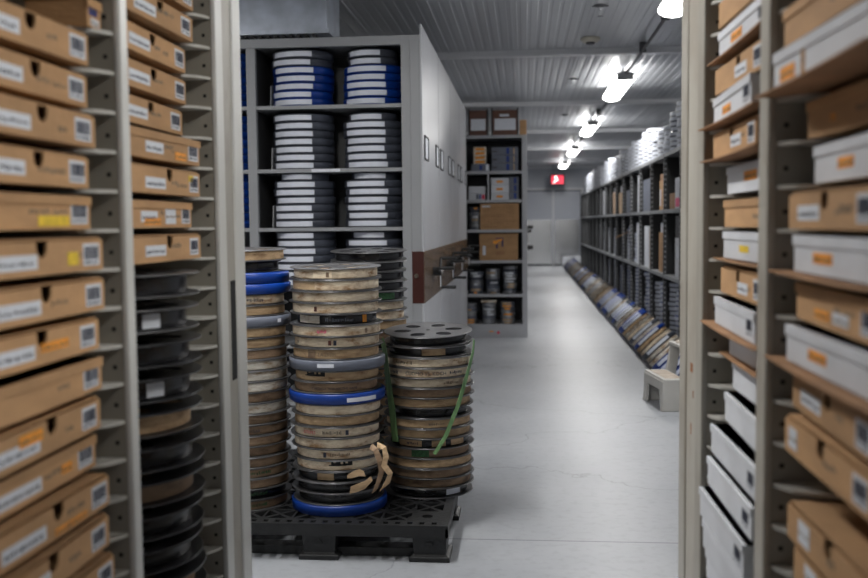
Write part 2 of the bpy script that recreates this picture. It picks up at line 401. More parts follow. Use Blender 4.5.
# ------------------------------------------------------------------ cardboard tape boxes
BW, BD, BH = .43, .40, .058
def notch_front(w, h, nx, nr=.018, nd=.010):
    pts = [(-w/2, 0), (w/2, 0), (w/2, h), (nx+nr, h)]
    pts += [(nx+nr*cos(a), h-nd+nr*sin(a)) for a in [-pi*i/8 for i in range(0, 9)]]
    return pts+[(nx-nr, h), (-w/2, h)]
def scribble(mb, y0, y1, z, x, h=.008, mi=0, n=None):
    y = y0
    while y < y1:
        l = R.uniform(.003, .009)
        mb.box(x, x+.0004, y, min(y+l, y1), z+R.uniform(-.2, .2)*h, z+h*R.uniform(.6, 1), mi); y += l+R.uniform(.003, .006)
def tape_box(loc, rz, label, kind='brown', notch=True, code=True, strip=None, marks=(), name='tape_box', tilt=0, seam=False, h=BH, w=BW, dp=BD, group=None, write=True):
    """flat box for a tape reel. local +X is its front, local +Y the end that carries the barcode"""
    m = {'brown': CARD, 'white': WBOX}[kind]
    t = thing(name, label, 'box', loc, rz, group); t.rotation_euler[0] = tilt
    th = .004
    b = MB()
    b.box(-dp, 0-th, -w/2, w/2, 0, th).box(-dp, -th, -w/2, -w/2+th, th, h).box(-dp, -th, w/2-th, w/2, th, h).box(-dp, -dp+th, -w/2+th, w/2-th, th, h)
    nx = R.uniform(-.02, .02)
    fr = notch_front(w, h-.0015, nx) if notch else [(-w/2, 0), (w/2, 0), (w/2, h), (-w/2, h)]
    v = [(-th, p[0], p[1]) for p in fr]+[(0, p[0], p[1]) for p in fr]; n = len(fr)
    b.add(v, [list(range(n)), list(range(n, 2*n))[::-1]]+[(i, (i+1) % n, (i+1) % n+n, i+n) for i in range(n)])
    if write:
        for k in range(R.randint(1, 2)):
            y = R.uniform(-.02, .08); scribble(b, y, y+R.uniform(.03, .07), h*R.uniform(.3, .55), 0, .01, 1)
    b.build('carton', [m, PENCIL], t)
    lid = MB(); lid.box(-dp-.002, -th-.002, -w/2-.002, w/2+.002, h, h+.003)
    if not notch: lid.box(-dp-.002, 0.003, -w/2-.002, w/2+.002, h, h+.003); lid.box(.0002, .003, -w/2-.002, w/2+.002, h-.014, h)
    lid.box(-dp-.002, -.05, w/2+.0005, w/2+.003, h-.02, h)
    lid.build('lid', m, t)
    if code:
        y1 = w/2-R.uniform(.010, .02); y0 = y1-R.uniform(.058, .066); z0 = h*.16; z1 = h*.86
        l = MB().box(0, .0008, y0, y1, z0, z1)
        y = y0+.006
        while y < y1-.006:
            wd = R.choice((.0012, .002, .003)); l.box(.0008, .0012, y, y+wd, z0+.012, z1-.006, 1); y += wd+R.choice((.0012, .002))
        scribble(l, y0+.006, y1-.006, z0+.004, .0008, .005, 1)
        l.build('barcode_label', [LAB, INK], t)
    if strip:
        y0, y1 = strip; z0 = h*R.uniform(.18, .25)
        l = MB().box(0, .0006, y0, y1, z0, z0+h*.42)
        scribble(l, y0+.008, y1-.01, z0+h*.12, .0006, .007, 1)
        l.build('paper_strip', [LAB, INK], t)
    for (mm, y0, y1, z0, z1) in marks:
        l = MB().box(.0002, .0009, y0, y1, z0*h, z1*h); scribble(l, y0+.004, y1-.004, (z0+z1)/2*h-.004, .0009, .006, 1) if mm is not YEL else None
        l.build('sticker', [mm, PENCIL], t)
    return t

# ------------------------------------------------------------------ foreground slotted racks
ZK = lambda k, b=.071: HC+b-.0763*k        # top of ledge k
ZR = lambda k: ZK(k, .060)                 # the right rack sits a little lower
def slotted_rack(side, a, posts, label, ZK=ZK):
    """side -1 left, +1 right. posts: (y0,y1) of the uprights; a = distance of rack face from the camera line"""
    sx = side
    D = .50; RH = 2.05
    def bx(mb, xa, xb, y0, y1, z0, z1, mi=0):          # xa,xb measured outwards from the rack face
        p, q = sx*(a+xa), sx*(a+xb); mb.box(min(p, q), max(p, q), y0, y1, z0, z1, mi)
    t = thing('slotted_rack', label, 'rack', (sx*(a+D/2), (posts[0][0]+posts[-1][1])/2, 0))
    for i, (y0, y1) in enumerate(posts):
        p = MB(); bx(p, .012, D, y0+.002, y1-.002, .06, RH)
        last = i == len(posts)-1
        # dark slot holes down both faces of the panel
        q = p
        for k in range(-10, 15):
            z = ZK(k)+.030
            bx(q, .028, .036, y0+.0012, y0+.002, z-.004, z+.004, 1)
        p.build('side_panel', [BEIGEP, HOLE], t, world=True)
        pe = MB(); bx(pe, 0, .014, y0, y1, 0, RH+.02); pe.build('front_post', EDGE if side < 0 else BEIGE, t, world=True, bevel=.004)
    # ledges: both sides of each bay
    for i in range(len(posts)-1):
        ya, yb = posts[i][1], posts[i+1][0]
        for k in range(-8, 15):
            z = ZK(k)
            for (yw, sg) in ((yb+.006, -1), (ya-.006, 1)):
                w_ = .085
                # flat tapering tongue with a rounded nose and an upright web against the panel
                pts = [(.014, 0), (.020, .022), (.038, .052), (.070, .074), (.12, w_), (.46, w_), (.46, 0)]
                v = [(sx*(a+p[0]), yw+sg*p[1], z-.007) for p in pts]+[(sx*(a+p[0]), yw+sg*p[1], z) for p in pts]; n = len(pts)
                m_ = MB().add(v, [list(range(n)), list(range(n, 2*n))[::-1]]+[(q, (q+1) % n, (q+1) % n+n, q+n) for q in range(n)])
                bx(m_, .05, .46, min(yw, yw+sg*.003), max(yw, yw+sg*.003), z-.026, z-.007)
                m_.build('ledge', LEDGE, t, world=True)
    y0, y1 = posts[0][0], posts[-1][1]
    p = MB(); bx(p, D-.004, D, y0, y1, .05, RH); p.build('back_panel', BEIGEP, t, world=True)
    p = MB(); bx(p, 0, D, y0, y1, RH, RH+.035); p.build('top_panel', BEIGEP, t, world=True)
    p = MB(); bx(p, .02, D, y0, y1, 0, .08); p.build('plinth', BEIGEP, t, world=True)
    return t, bx
AL, AR = .78, .43
LP = [(1.267, 1.307), (1.869, 1.907), (2.469, 2.528)]
RP = [(1.160, 1.229), (1.793, 1.861), (2.425, 2.508)]
rackL, bxL = slotted_rack(-1, AL, LP, 'beige steel rack with slotted ledges filling the left foreground')
rackR, bxR = slotted_rack(1, AR, RP, 'beige steel rack with slotted ledges filling the right foreground', ZR)
# end columns (recessed channel + outer flange)
p = MB(); bxL(p, .006, .5, 2.528, 2.611, 0, 2.05); p.build('end_channel', BEIGE, rackL, world=True)
p = MB(); bxL(p, .0048, .0062, 2.566, 2.608, .84, 1.11); p.build('channel_slot', HOLE, rackL, world=True)
p = MB(); bxL(p, 0, .5, 2.611, 2.697, 0, 2.07); p.build('end_post', EDGE, rackL, world=True, bevel=.008)
p = MB(); bxR(p, .005, .5, 2.508, 2.667, 0, 2.05); p.build('end_channel', BEIGE, rackR, world=True)
p = MB(); bxR(p, 0, .5, 2.667, 2.767, 0, 2.07); p.build('end_post', BEIGE, rackR, world=True, bevel=.008)
for (x_, y0, y1, z0, z1) in ((.0045, 2.575, 2.610, .864, .888), (.0045, 2.56, 2.572, .80, .82), (.0045, 2.59, 2.60, .70, .73)):
    p = MB(); bxR(p, x_, .0052, y0, y1, z0, z1); p.build('rust_spot', RUST, rackR, world=True)

# ---- left rack, near bay: brown boxes
yc = (LP[0][1]+LP[1][0])/2
KL1 = [ # k of ledge, front setback, marks, label words
 (-3, 0.038, 1, (), 'with a white paper strip, highest box shown whole'),
 (-2, 0.041, 1, (), 'with a round thumb hole, just below the highest box'),
 (-1, 0.027, 1, (), 'with handwriting beside the thumb hole'),
 (0, 0.04, 1, (), 'with grey paper strip, three above the yellow streak box'),
 (1, 0.049, 0, ((YEL, .02, .13, .10, .42),), 'with a long yellow highlighter streak'),
 (2, 0.0215, 1, ((YEL, .075, .115, .22, .62),), 'with one square yellow sticker'),
 (3, 0.024, 1, (), 'plain front, between yellow square and orange stripe boxes'),
 (4, 0.035, 1, ((ORG, -.01, .09, .35, .62),), 'with an orange stripe over its paper strip'),
 (5, 0.027, 0, (), 'taped in darker brown, no thumb hole'),
 (6, 0.03, 1, ((ORG, -.10, -.02, .5, .85),), 'with an orange mark at its left'),
 (7, 0.049, 0, ((ORG, .075, .115, .3, .6),), 'with a short orange mark by the barcode'),
 (8, 0.028, 1, ((ORG, .0, .12, .08, .30),), 'with white strip over orange streak'),
 (9, 0.019, 1, (), 'dark thumb hole, third from the photo bottom'),
 (10, 0.016, 1, (), 'dark thumb hole, second from the photo bottom'),
 (11, 0.01, 0, (), 'lowest one, cut by the bottom edge of the photo')]
for k, sb, nt_, mk, words in KL1:
    z = ZK(k)+.0003
    tape_box((-(AL+sb), yc+R.uniform(-.008, .008), z), R.uniform(-.02, .02), 'brown box, near left bay, '+words, 'brown', notch=bool(nt_),
             strip=(-.17, -.03) if nt_ else ((-.15, .0) if k in (7, 3) else None), marks=mk)
t = tape_box((-(AL+.035), 1.832, ZK(-4)+.0003), 0, 'small carton with blue label at the top of the near left bay', 'brown', notch=False, code=False, w=.060, dp=.12, h=.05, write=False, marks=((BLUEP, -.022, .012, .45, .85), (LAB, -.015, .02, .08, .35)), name='small_carton')
# ---- left rack, second bay
yc2 = (LP[1][1]+LP[2][0])/2
KL2 = [
 (-7, 0.036, 1, (), 'with white paper strip, two above the top whole box'),
 (-6, 0.036, 1, (), 'cut by the top edge, barcode at its right'),
 (-5, 0.04, 1, (), 'highest one shown whole, thumb hole beside its strip'),
 (-4, 0.055, 1, (), 'second whole one from the top, faded round stamp'),
 (-3, 0.06, 1, (), 'third whole one from the top, two thumb rings'),
 (-2, 0.065, 1, (), 'sitting above the box with the orange stripe'),
 (-1, 0.033, 0, ((ORG, .05, .12, .10, .42),), 'with an orange stripe left of the barcode'),
 (0, 0.029, 1, ((YEL, .135, .17, .58, .85),), 'with small yellow dot over the barcode'),
 (1, 0.052, 0, ((ORG, -.10, .0, .12, .38), (LAB, .03, .10, .15, .8)), 'with three labels and an orange streak'),
 (2, 0.033, 1, (), 'lowest one, directly above the black reels')]
for k, sb, nt_, mk, words in KL2:
    tape_box((-(AL+sb), yc2+R.uniform(-.006, .006), ZK(k)+.0003), R.uniform(-.02, .02), 'brown box, second left bay, '+words, 'brown', notch=bool(nt_),
             strip=(-.14, -.02) if nt_ else (-.12, -.02), marks=mk)

# ------------------------------------------------------------------ reels and cases
def flange_data(r, th=.0025):
    hs = [circ(.105*r/.18*cos(a), .105*r/.18*sin(a), .031*r/.18, 20, 1.15, .95, a) for a in [2*pi*i/6+.3 for i in range(6)]]+[circ(0, 0, .010, 14)]
    return plate_mesh(circ(0, 0, r-.002, 64), hs, th)
FD = {}
def make_reel(r, H, pack, flm, name='film_reel', packr=.90, label='reel', cat='film reel', extras=None, hubvis=True):
    """two flanges with round windows, a hub and the wound pack between them"""
    key = round(r, 3)
    if key not in FD: FD[key] = flange_data(r)
    vs, fs = FD[key]
    t = thing(name, label, cat)
    for z in (.0014, H-.0016):
        m = MB().add([(v[0], v[1], v[2]+z) for v in vs], fs)
        m.lathe([(r-.004, z-.0014), (r-.001, z-.0016), (r+.0005, z), (r-.001, z+.0018), (r-.004, z+.0014)], 64, caps=False)
        m.build('flange', flm, t)
    MB().lathe([(.012, .003), (.058, .003), (.058, H-.003), (.012, H-.003)], 32, caps=False).build('hub', flm, t)
    rp_ = r*packr
    MB().lathe([(.06, .004), (rp_-.001, .004), (rp_, .006), (rp_, H-.006), (rp_-.001, H-.004), (.06, H-.004)], 64, caps=False).build('tape_pack', pack, t)
    if extras: extras(t, rp_, H)
    return t
def make_case(r, H, m, lab=(-1.9, -.35), name='tape_case', label='case', cat='tape case', labm=None, labz=(.28, .80), parts=True, group=None):
    t = thing(name, label, cat, group=group)
    h1 = H*.14
    pr = [(r-.012, .0005), (r-.004, .0015), (r-.001, h1*.8), (r-.0014, h1-.0002)]
    MB().lathe(pr, 64).build('base', m, t)
    pr = [(r-.0016, h1), (r-.0004, h1+.0006), (r, H-.007), (r-.004, H-.002), (r-.014, H-.0005), (r-.05, H-.0005), (r-.053, H-.002), (.04, H-.002), (.038, H-.0006)]
    MB().lathe(pr, 64).build('lid', m, t)
    if lab: MB().arc(r+.0004, H*labz[0], H*labz[1], lab[0], lab[1]).build('label_strip', labm or LABW, t)
    return t
def wrap_text(t, txt, size, r, z, ang, m, name='handwriting'):
    vs, fs = text_mesh(txt, size)
    o = MB()
    o.add([((r+.0012)*cos(ang+v[0]/r), (r+.0012)*sin(ang+v[0]/r), z+v[1]) for v in vs], fs)
    return o.build(name, m, t)
def wrap_marks(t, r, z, h, a0, a1, m, name='handwriting'):
    o = MB(); a = a0
    while a < a1:
        l = R.uniform(.008, .03); o.arc(r+.0008, z+R.uniform(0, .3)*h, z+h*R.uniform(.6, 1), a, min(a+l, a1), .0004, 2); a += l+R.uniform(.008, .025)
    return o.build(name, m, t)

# black reels in the second left bay, lying on the ledges
for i, k in enumerate(range(3, 15)):
    pk = [BLACKG, BLACKG, BLACKG, BLACKG, TAN, BLACKG, BROWN, BLACKG, BLACKG, BROWN, BLACKG, BLACKG][i]
    r = make_reel(.205, .050, pk, FLANGE if i < 2 else FLANGD, packr=.86, label='black tape reel on slotted ledges, '+('directly below the lowest brown box' if i == 0 else ORD[i]+' one down from the boxes'))
    r.location = (-(AL+.181)+R.uniform(-.006, .006), yc2, ZK(k)+.0004)
    if i in (1, 3):
        MB().arc(.205*.86+.001, .008, .040, -.75, -.5, .001).build('paper_tab', LAB, r)

# ---- right rack
def card_sheet(loc, label, sag=.02, out=.0, w=.56):
    n, m_ = 14, 4; v = []; f = []
    for th in (0, .003):
        for i in range(n+1):
            u = i/n*2-1
            for j in range(m_+1):
                q = j/m_
                v.append((out-.0+q*(-.42), u*w/2, th+.0005 + sag*(-.5*(1-u*u))*(1-.3*q) + (.006*sin(3*u+loc[2]*40))*(1-q)*.0))
    k = (n+1)*(m_+1)
    for i in range(n):
        for j in range(m_):
            a = i*(m_+1)+j; b = a+m_+1
            f += [(a, a+1, b+1, b), (a+k, b+k, b+k+1, a+k+1)]
    for i in range(n):
        for j in (0, m_):
            a = i*(m_+1)+j; b = a+m_+1; f.append((a, b, b+k, a+k))
    for i in (0, n):
        for j in range(m_):
            a = i*(m_+1)+j; f.append((a, a+1, a+1+k, a+k))
    o = MB().add(v, f).build('cardboard_sheet', CARDD); o.location = loc; o.rotation_euler = (0, 0, pi)
    tag(o, label, 'cardboard sheet')
    return o
ycr = (RP[1][1]+RP[2][0])/2
KR1 = [
 (-5, 0.026, 'brown', 1, (), 0, 'cut by the top edge beside the end post'),
 (-4, 0.027, 'white', 0, ((ORG, -.09, .01, .3, .65),), 1, 'highest white one, orange sticker in its middle'),
 (-3, 0.02, 'brown', 1, (), 0, 'between the two upper white boxes'),
 (-2, 0.007, 'white', 0, ((ORG, -.10, -.0, .25, .55),), 1, 'second white one from the top, pulled forward'),
 (-1, 0.012, 'brown', 1, (), 1, 'with white strip and dark thumb hole, lying on cardboard'),
 (0, 0.044, 'white', 0, ((ORG, -.03, .09, .4, .75),), 0, 'third white one from the top, wide orange sticker'),
 (1, 0.042, 'brown', 0, (), 0, 'plain one directly under the third white box'),
 (2, 0.043, 'white', 0, ((YEL, -.06, .02, .3, .55),), 1, 'with a small yellow sticker'),
 (3, 0.03, 'brown', 1, (), 0, 'lowest brown one, dark writing on it'),
 (4, 0.015, 'white', 0, (), 1, 'first of the plain white run, tilted over cardboard'),
 (5, 0.06, 'white', 0, (), 1, 'set far back below the plain one'),
 (6, 0.065, 'white', 0, (), 0, 'set far back, sixth white one from the top'),
 (7, 0.042, 'white', 0, (), 0, 'with narrow front above the thick double box'),
 (8, 0.016, 'white', 0, (), 0, 'with raised rear lid, level with the row of mobile handles'),
 (9, 0.007, 'white', 0, (), 0, 'with a grey note at its far end'),
 (10, -0.008, 'white', 0, (), 0, 'double layered one near the bottom'),
 (11, 0, 'white', 0, (), 0, 'second from the bottom of the bay'),
 (12, 0.01, 'white', 0, (), 0, 'lowest one in the picture')]
for k, sb, kd, nt_, mk, sheet, words in KR1:
    dz = .0003
    if sheet:
        card_sheet((AR+sb+.01, ycr, ZR(k)+.0003), 'cardboard sheet, far right bay, under %s box %s' % (kd, words.split(',')[0]), sag=.006, out=.03); dz = .005
    tape_box((AR+sb, ycr+R.uniform(-.004, .008), ZR(k)+dz), pi+R.uniform(-.03, .03), '%s box, far right bay, %s' % (kd, words), kd, notch=bool(nt_),
             strip=(-.02, .08) if (nt_ and k != -5) else None, marks=mk, code=kd == 'brown' or k < 0 or k > 2, h=BH if k < 5 else .063, write=kd == 'brown')
ycr2 = (RP[0][1]+RP[1][0])/2
KR2 = [
 (-4, 0.03, 'brown', 0, (), 0, 'second one down from the top edge'),
 (-3, 0.013, 'brown', 0, (), 0, 'highest brown one shown, right of the post'),
 (-2, 0.001, 'white', 0, ((ORG, -.18, -.10, .15, .55), (CARD, -.07, -.05, .0, 1)), 1, 'upper one strapped in brown tape, orange sticker'),
 (-1, 0.057, 'brown', 0, ((ORG, -.1, -.08, .3, .5),), 0, 'pushed deep in shadow, no thumb hole'),
 (0, 0.057, 'white', 0, ((ORG, -.08, .0, .3, .6),), 0, 'second white one, orange sticker at its right'),
 (1, 0.021, 'brown', 1, (), 0, 'with grey strip and black thumb hole near eye level'),
 (2, 0.028, 'white', 0, ((ORG, -.10, .0, .3, .6),), 1, 'third white one, long orange sticker, on warped cardboard'),
 (3, 0.032, 'brown', 0, ((ORG, -.10, -.02, .2, .45), (LAB, .0, .08, .2, .5)), 0, 'leaning, with orange and white labels'),
 (4, 0.022, 'white', 0, ((ORG, -.09, .0, .3, .6),), 1, 'lowest white one, orange sticker, dark note'),
 (5, 0.027, 'brown', 1, (), 0, 'directly under the lowest white box'),
 (6, 0.02, 'brown', 1, ((LAB, -.19, -.14, .2, .8),), 0, 'with a white square label at its left end'),
 (8, 0.03, 'brown', 1, ((LAB, -.15, -.09, .2, .85),), 0, 'with blue-grey label left of the thumb hole'),
 (9, 0.04, 'brown', 1, ((LAB, -.15, -.09, .2, .85),), 0, 'with second blue-grey label, just below another like it'),
 (10, 0.067, 'brown', 0, (), 0, 'second from the bottom right corner'),
 (11, 0.05, 'brown', 0, (), 0, 'in the bottom right corner')]
for k, sb, kd, nt_, mk, sheet, words in KR2:
    dz = .0003
    if sheet:
        card_sheet((AR+sb+.01, ycr2, ZR(k)+.0003), 'brown cardboard sheet, near right bay, under the %s' % words.split(',')[0].replace('one', 'box'), sag=.006, out=.035); dz = .005
    tape_box((AR+sb, ycr2+R.uniform(-.004, .006), ZR(k)+dz), pi+R.uniform(-.03, .03), '%s box, near right bay, %s' % (kd, words), kd, notch=bool(nt_),
             strip=(-.16, -.04) if (nt_ and not mk) else None, marks=mk, code=kd == 'brown' or k == -3, write=kd == 'brown')

# ------------------------------------------------------------------ pallet with stacks of reels
PX0, PX1, PY0, PY1, PH = -1.262, -.285, 3.545, 4.745, .14
t = thing('pallet', 'black plastic pallet with cut-out deck standing on the grey floor under the reel stacks', 'pallet', ((PX0+PX1)/2, (PY0+PY1)/2, 0))
holes = []
cx = (PX0+PX1)/2; cy = (PY0+PY1)/2; W_ = PX1-PX0; L_ = PY1-PY0
nx_, ny_ = 8, 9
for i in range(nx_):
    for j in range(ny_):
        x0 = -W_/2+.03+i*(W_-.06)/nx_; x1 = x0+(W_-.06)/nx_; y0 = -L_/2+.06+j*(L_-.12)/ny_; y1 = y0+(L_-.12)/ny_
        mx, my = (x0+x1)/2, (y0+y1)/2; g = .009
        if (i % 4 in (0,) and j % 4 == 0) or (i == nx_-1 and j in (0, 8)):
            holes += [circ(mx, my, .022, 12)]; continue
        holes += [[(x0+2*g, y0+g/2), (x1-2*g, y0+g/2), (mx, my-g)], [(x0+2*g, y1-g/2), (mx, my+g), (x1-2*g, y1-g/2)],
                  [(x0+g/2, y0+2*g), (mx-g, my), (x0+g/2, y1-2*g)], [(x1-g/2, y0+2*g), (x1-g/2, y1-2*g), (mx+g, my)]]
for i in range(20):
    x0 = -W_/2+.03+i*(W_-.06)/20
    holes.append([(x0+.012, -L_/2+.018), (x0+.032, -L_/2+.018), (x0+.032, -L_/2+.044), (x0+.012, -L_/2+.044)])
vs, fs = plate_mesh([(-W_/2, -L_/2), (W_/2, -L_/2), (W_/2, L_/2), (-W_/2, L_/2)], holes, .012)
MB().add([(v[0], v[1], v[2]+PH-.006) for v in vs], fs).build('deck', BLACK, t)
m = MB()
for (x0, x1, y0, y1) in ((-W_/2, W_/2, -L_/2, -L_/2+.01), (-W_/2, W_/2, L_/2-.01, L_/2), (-W_/2, -W_/2+.01, -L_/2, L_/2), (W_/2-.01, W_/2, -L_/2, L_/2)):
    m.box(x0, x1, y0, y1, PH-.045, PH-.012)
for xx in (-.33, 0, .33): m.box(xx-.006, xx+.006, -L_/2+.01, L_/2-.01, PH-.04, PH-.012)
for yy in (-.4, -.2, .2, .4): m.box(-W_/2+.01, W_/2-.01, yy-.006, yy+.006, PH-.04, PH-.012)
m.build('skirt', BLACK, t)
m = MB()
for fy in (-L_/2+.08, 0, L_/2-.08): m.box(-W_/2+.03, W_/2-.03, fy-.02, fy+.05, .003, .034)
for fx in (-W_/2+.07, 0, W_/2-.07): m.box(fx-.04, fx+.04, -L_/2+.04, L_/2-.04, .003, .034)
m.build('bottom_runner', BLACK, t)
for fx in (-W_/2+.07, 0.0, W_/2-.07):
    for fy in (-L_/2+.08, 0, L_/2-.08):
        f = MB()
        a0, a1 = .068, .060
        def ring(h, e): return [(fx-e, fy-e, h), (fx+e, fy-e, h), (fx+e, fy+e, h), (fx-e, fy+e, h)]
        lv = [ring(.0, a0+.008), ring(.018, a0+.008), ring(.024, a1), ring(PH-.0125, a0)]
        f.add(sum(lv, []), [(0, 3, 2, 1), (12, 13, 14, 15)]+[(q*4+i, q*4+(i+1) % 4, q*4+4+(i+1) % 4, q*4+4+i) for q in range(3) for i in range(4)])
        f.lathe([(.018, 0), (.018, .003)], 16)
        f.v[-64:] = f.v[-64:]
        f2 = MB().add(sum(lv, []), [(0, 3, 2, 1), (12, 13, 14, 15)]+[(q*4+i, q*4+(i+1) % 4, q*4+4+(i+1) % 4, q*4+4+i) for q in range(3) for i in range(4)])
        f2.tube((fx, fy-a1-.008, .062), (fx, fy-a1-.001, .062), .014)
        f2.build('foot', BLACK, t, bevel=.003)

H0 = .0425
def P_(kind): return kind
def stack(cx, cy, layers, sname, jit=.005, z0=PH, hh=H0, R0=.180, tilts=()):
    z = z0+.0005
    n = len(layers)
    for i in range(n-1, -1, -1):
        kd = layers[i]; ext = None
        if isinstance(kd, tuple): kd, ext = kd[0], kd[1:]
        x = cx+R.uniform(-jit, jit); y = cy+R.uniform(-jit, jit); rz = R.uniform(-.3, .3)
        pos = nth(i) + (' in the %s' % sname)
        if kd in ('blue', 'grey'):
            lab = ext[0] if ext else None
            t = make_case(R0+.006, hh-.0006, BLUEP if kd == 'blue' else GREYC, lab, labz=(.25, .62) if kd == 'blue' else (.35, .68),
                          label='%s round tape case, %s' % ('blue' if kd == 'blue' else 'slate', pos))
            rz = 0
        else:
            pk, word = {'cream': (CREAM, 'cream-banded'), 'white': (WHITEP, 'white-banded'), 'tan': (TAN, 'tan-banded'), 'brown': (BROWN, 'brown-banded'), 'black': (BLACKG, 'black'), 'small': (BLACKG, 'narrow black')}[kd]
            t = make_reel(R0*(.985 if kd != 'small' else .86)+R.uniform(-.003, .003), hh-.0006, pk, FLANGE if kd != 'small' else FLANGD, packr=R.uniform(.905, .94) if kd != 'black' else .87,
                          label='film reel, %s, %s' % (word, pos), name='film_reel')
            rp_ = max(v.co.x for v in t.children[-1].data.vertices)
            hz = hh
            for e in (ext or ()):
                if e[0] == 'text': wrap_text(t, e[1], e[2], rp_, hz*.30, e[3]-rz*0, e[4] if len(e) > 4 else INK); rz = 0
                if e[0] == 'marks': wrap_marks(t, rp_, hz*.3, hz*.35, e[1], e[2], e[3]); rz = 0
                if e[0] == 'patch': MB().arc(rp_+.0006, hz*.17, hz*.83, e[1], e[2], .0006, 8).build('paper_patch', e[3], t); rz = 0
                if e[0] == 'spot':
                    MB().arc(rp_+.0008, hz*.25, hz*.68, e[1]-.035, e[1]+.035, .0004, 3).build('stamp', e[2], t); rz = 0
                if e[0] == 'torn':
                    mm = MB(); a0, a1 = e[1], e[2]
                    for q in range(10):
                        u0 = a0+(a1-a0)*q/10; u1 = a0+(a1-a0)*(q+1)/10
                        hgt = .10+.35*abs(sin(q*1.3)); mm.arc(rp_+.0008, hz*.5, hz*(.5+hgt), u0, u1, .0004, 1)
                    mm.build('torn_gap', HOLE, t); rz = 0
        tl = tilts[i] if i < len(tilts) else 0.
        t.location = (x, y, z+R0*sin(tl)); t.rotation_euler = (tl, 0, rz)
        z += hh
    return z
A0 = -pi/2
front = [('cream', ('patch', A0-.35, A0+.1, CREAM), ('patch', A0+.25, A0+.7, CREAM), ('spot', A0+.0, BROWN)), ('cream', ('patch', A0-1.1, A0-.3, TAN)), 'cream', ('cream', ('spot', A0-.28, WINE)),
         ('black', ('patch', A0-.95, A0-.25, WHITEP), ('marks', A0-.1, A0+.6, GREYC), ('patch', A0+.86, A0+1.0, ORG)),
         ('cream', ('marks', A0-.25, A0-.02, PINK), ('spot', A0+.9, BROWN)), ('cream', ('spot', A0+.02, WINE), ('spot', A0+.14, INK), ('marks', A0-.95, A0-.9, INK)),
         ('tan', ('text', 'LA 25501', .018, A0-.02, PENCIL), ('patch', A0-.5, A0-.3, BROWN)),
         ('grey', (A0-.22, A0+.12)), ('tan', ('torn', A0-.65, A0-.1)), ('brown', ('text', 'CHICAGO TRIBUNE THE GAME', .013, A0+.15, INK)), ('blue', (A0+.38, A0+1.08)),
         'cream', 'tan', ('cream', ('text', 'STRIPES', .017, A0-.5, RED), ('marks', A0-.15, A0+.3, PENCIL), ('spot', A0+.42, INK)), 'cream', ('cream', ('spot', A0-.15, INK), ('marks', A0-.02, A0+.45, PENCIL)),
         ('cream', ('torn', A0-.05, A0+.5)), ('black', ('patch', A0-.35, A0+.08, TAN)), 'black', 'black', ('blue', None)]
front[-1] = 'blue'
zt = stack(-.742, 3.81, front, 'front pallet stack', hh=.0432, R0=.184, tilts=(.025, .012))
right = ['black', ('black', ('patch', A0-.05, A0+.55, TAN)), ('cream', ('marks', A0-.8, A0-.3, PENCIL)), ('cream', ('text', 'CUOMO VS. KOCH', .020, A0+.02, INK), ('marks', A0-1.0, A0-.7, INK), ('marks', A0+.6, A0+.95, INK)),
         ('cream', ('marks', A0+.45, A0+.85, PENCIL)), 'brown', 'tan', 'black', ('tan', ('marks', A0+.1, A0+.5, PENCIL)), 'tan',
         ('black', ('patch', A0-.75, A0-.1, TAN), ('patch', A0+.15, A0+.5, TAN), ('patch', A0+.65, A0+1.1, TAN), ('marks', A0-.5, A0-.2, INK)), ('brown', ('patch', A0-.3, A0+.12, GRNM)), 'tan', 'brown', 'brown',
         ('black', ('patch', A0+.55, A0+1.0, LABW))]
stack(-.403, 4.07, right, 'right stack under green straps', hh=.0412, R0=.190, tilts=(.075, .03))
left = ['tan', 'small', ('blue', (A0-2.2, A0-1.2)), ('blue', (A0-2.2, A0-1.2)), ('cream', ('spot', A0+.3, INK), ('marks', A0+.4, A0+.8, INK)), 'tan', ('grey', (A0+1.05, A0+1.15)), ('tan', ('spot', A0+.3, WINE)), 'tan', 'brown',
        ('white', ('spot', A0+.1, INK)), 'white', 'white', ('brown', ('spot', A0+.2, INK)), 'white', 'brown', ('brown', ('text', 'GOODYEAR', .016, A0+.35, INK)), 'brown', 'brown', 'brown', ('brown', ('marks', A0+.1, A0+.9, GRNM)), 'brown',
        ('black', ('marks', A0+.1, A0+.8, GRNM)), ('brown', ('marks', A0+.1, A0+.8, GRNM))]
stack(-1.130, 3.845, left, 'left stack beside the beige post', hh=.0425, R0=.184, tilts=(.02,))
back = ['black', 'black', 'black', 'black', ('black', ('patch', A0+.35, A0+1.0, GRNM)), 'cream', 'cream', 'tan', 'brown', 'black', 'cream', 'tan', 'tan', 'brown', 'black', 'tan', 'cream', 'brown', 'black', 'tan', 'black', 'black', 'black']
stack(-.713, 4.45, back, 'rear pallet stack', hh=.043, tilts=(.05, .03, .015))

# green straps hanging on the right stack
def strap_pts(px, rr=.198, c=(-.403, 4.07)):
    out = []
    for (dx, z) in px:
        dy = -sqrt(max(rr*rr-dx*dx, .0001)); out.append((c[0]+dx, c[1]+dy, z))
    return out
def interp(pts, n=6):
    o = []
    for a, b in zip(pts[:-1], pts[1:]):
        for i in range(n): o.append(tuple(a[k]+(b[k]-a[k])*i/n for k in range(2)))
    return o+[pts[-1]]
def strap(pts, w0, w1, label, extra=()):
    q = interp(pts); P = [Vector(p) for p in extra]+[Vector(p) for p in strap_pts(q)]; wv = []
    n = len(P)
    for i, p in enumerate(P):
        rad = Vector((p.x+.403, p.y-4.07, 0)).normalized(); t_ = (P[min(i+1, n-1)]-P[max(i-1, 0)]).normalized()
        wv.append(tuple(t_.cross(rad).normalized()*(w0+(w1-w0)*i/n)))
    o = MB().ribbon(P, wv, .002).build('strap', GREEN); tag(o, label, 'strap')
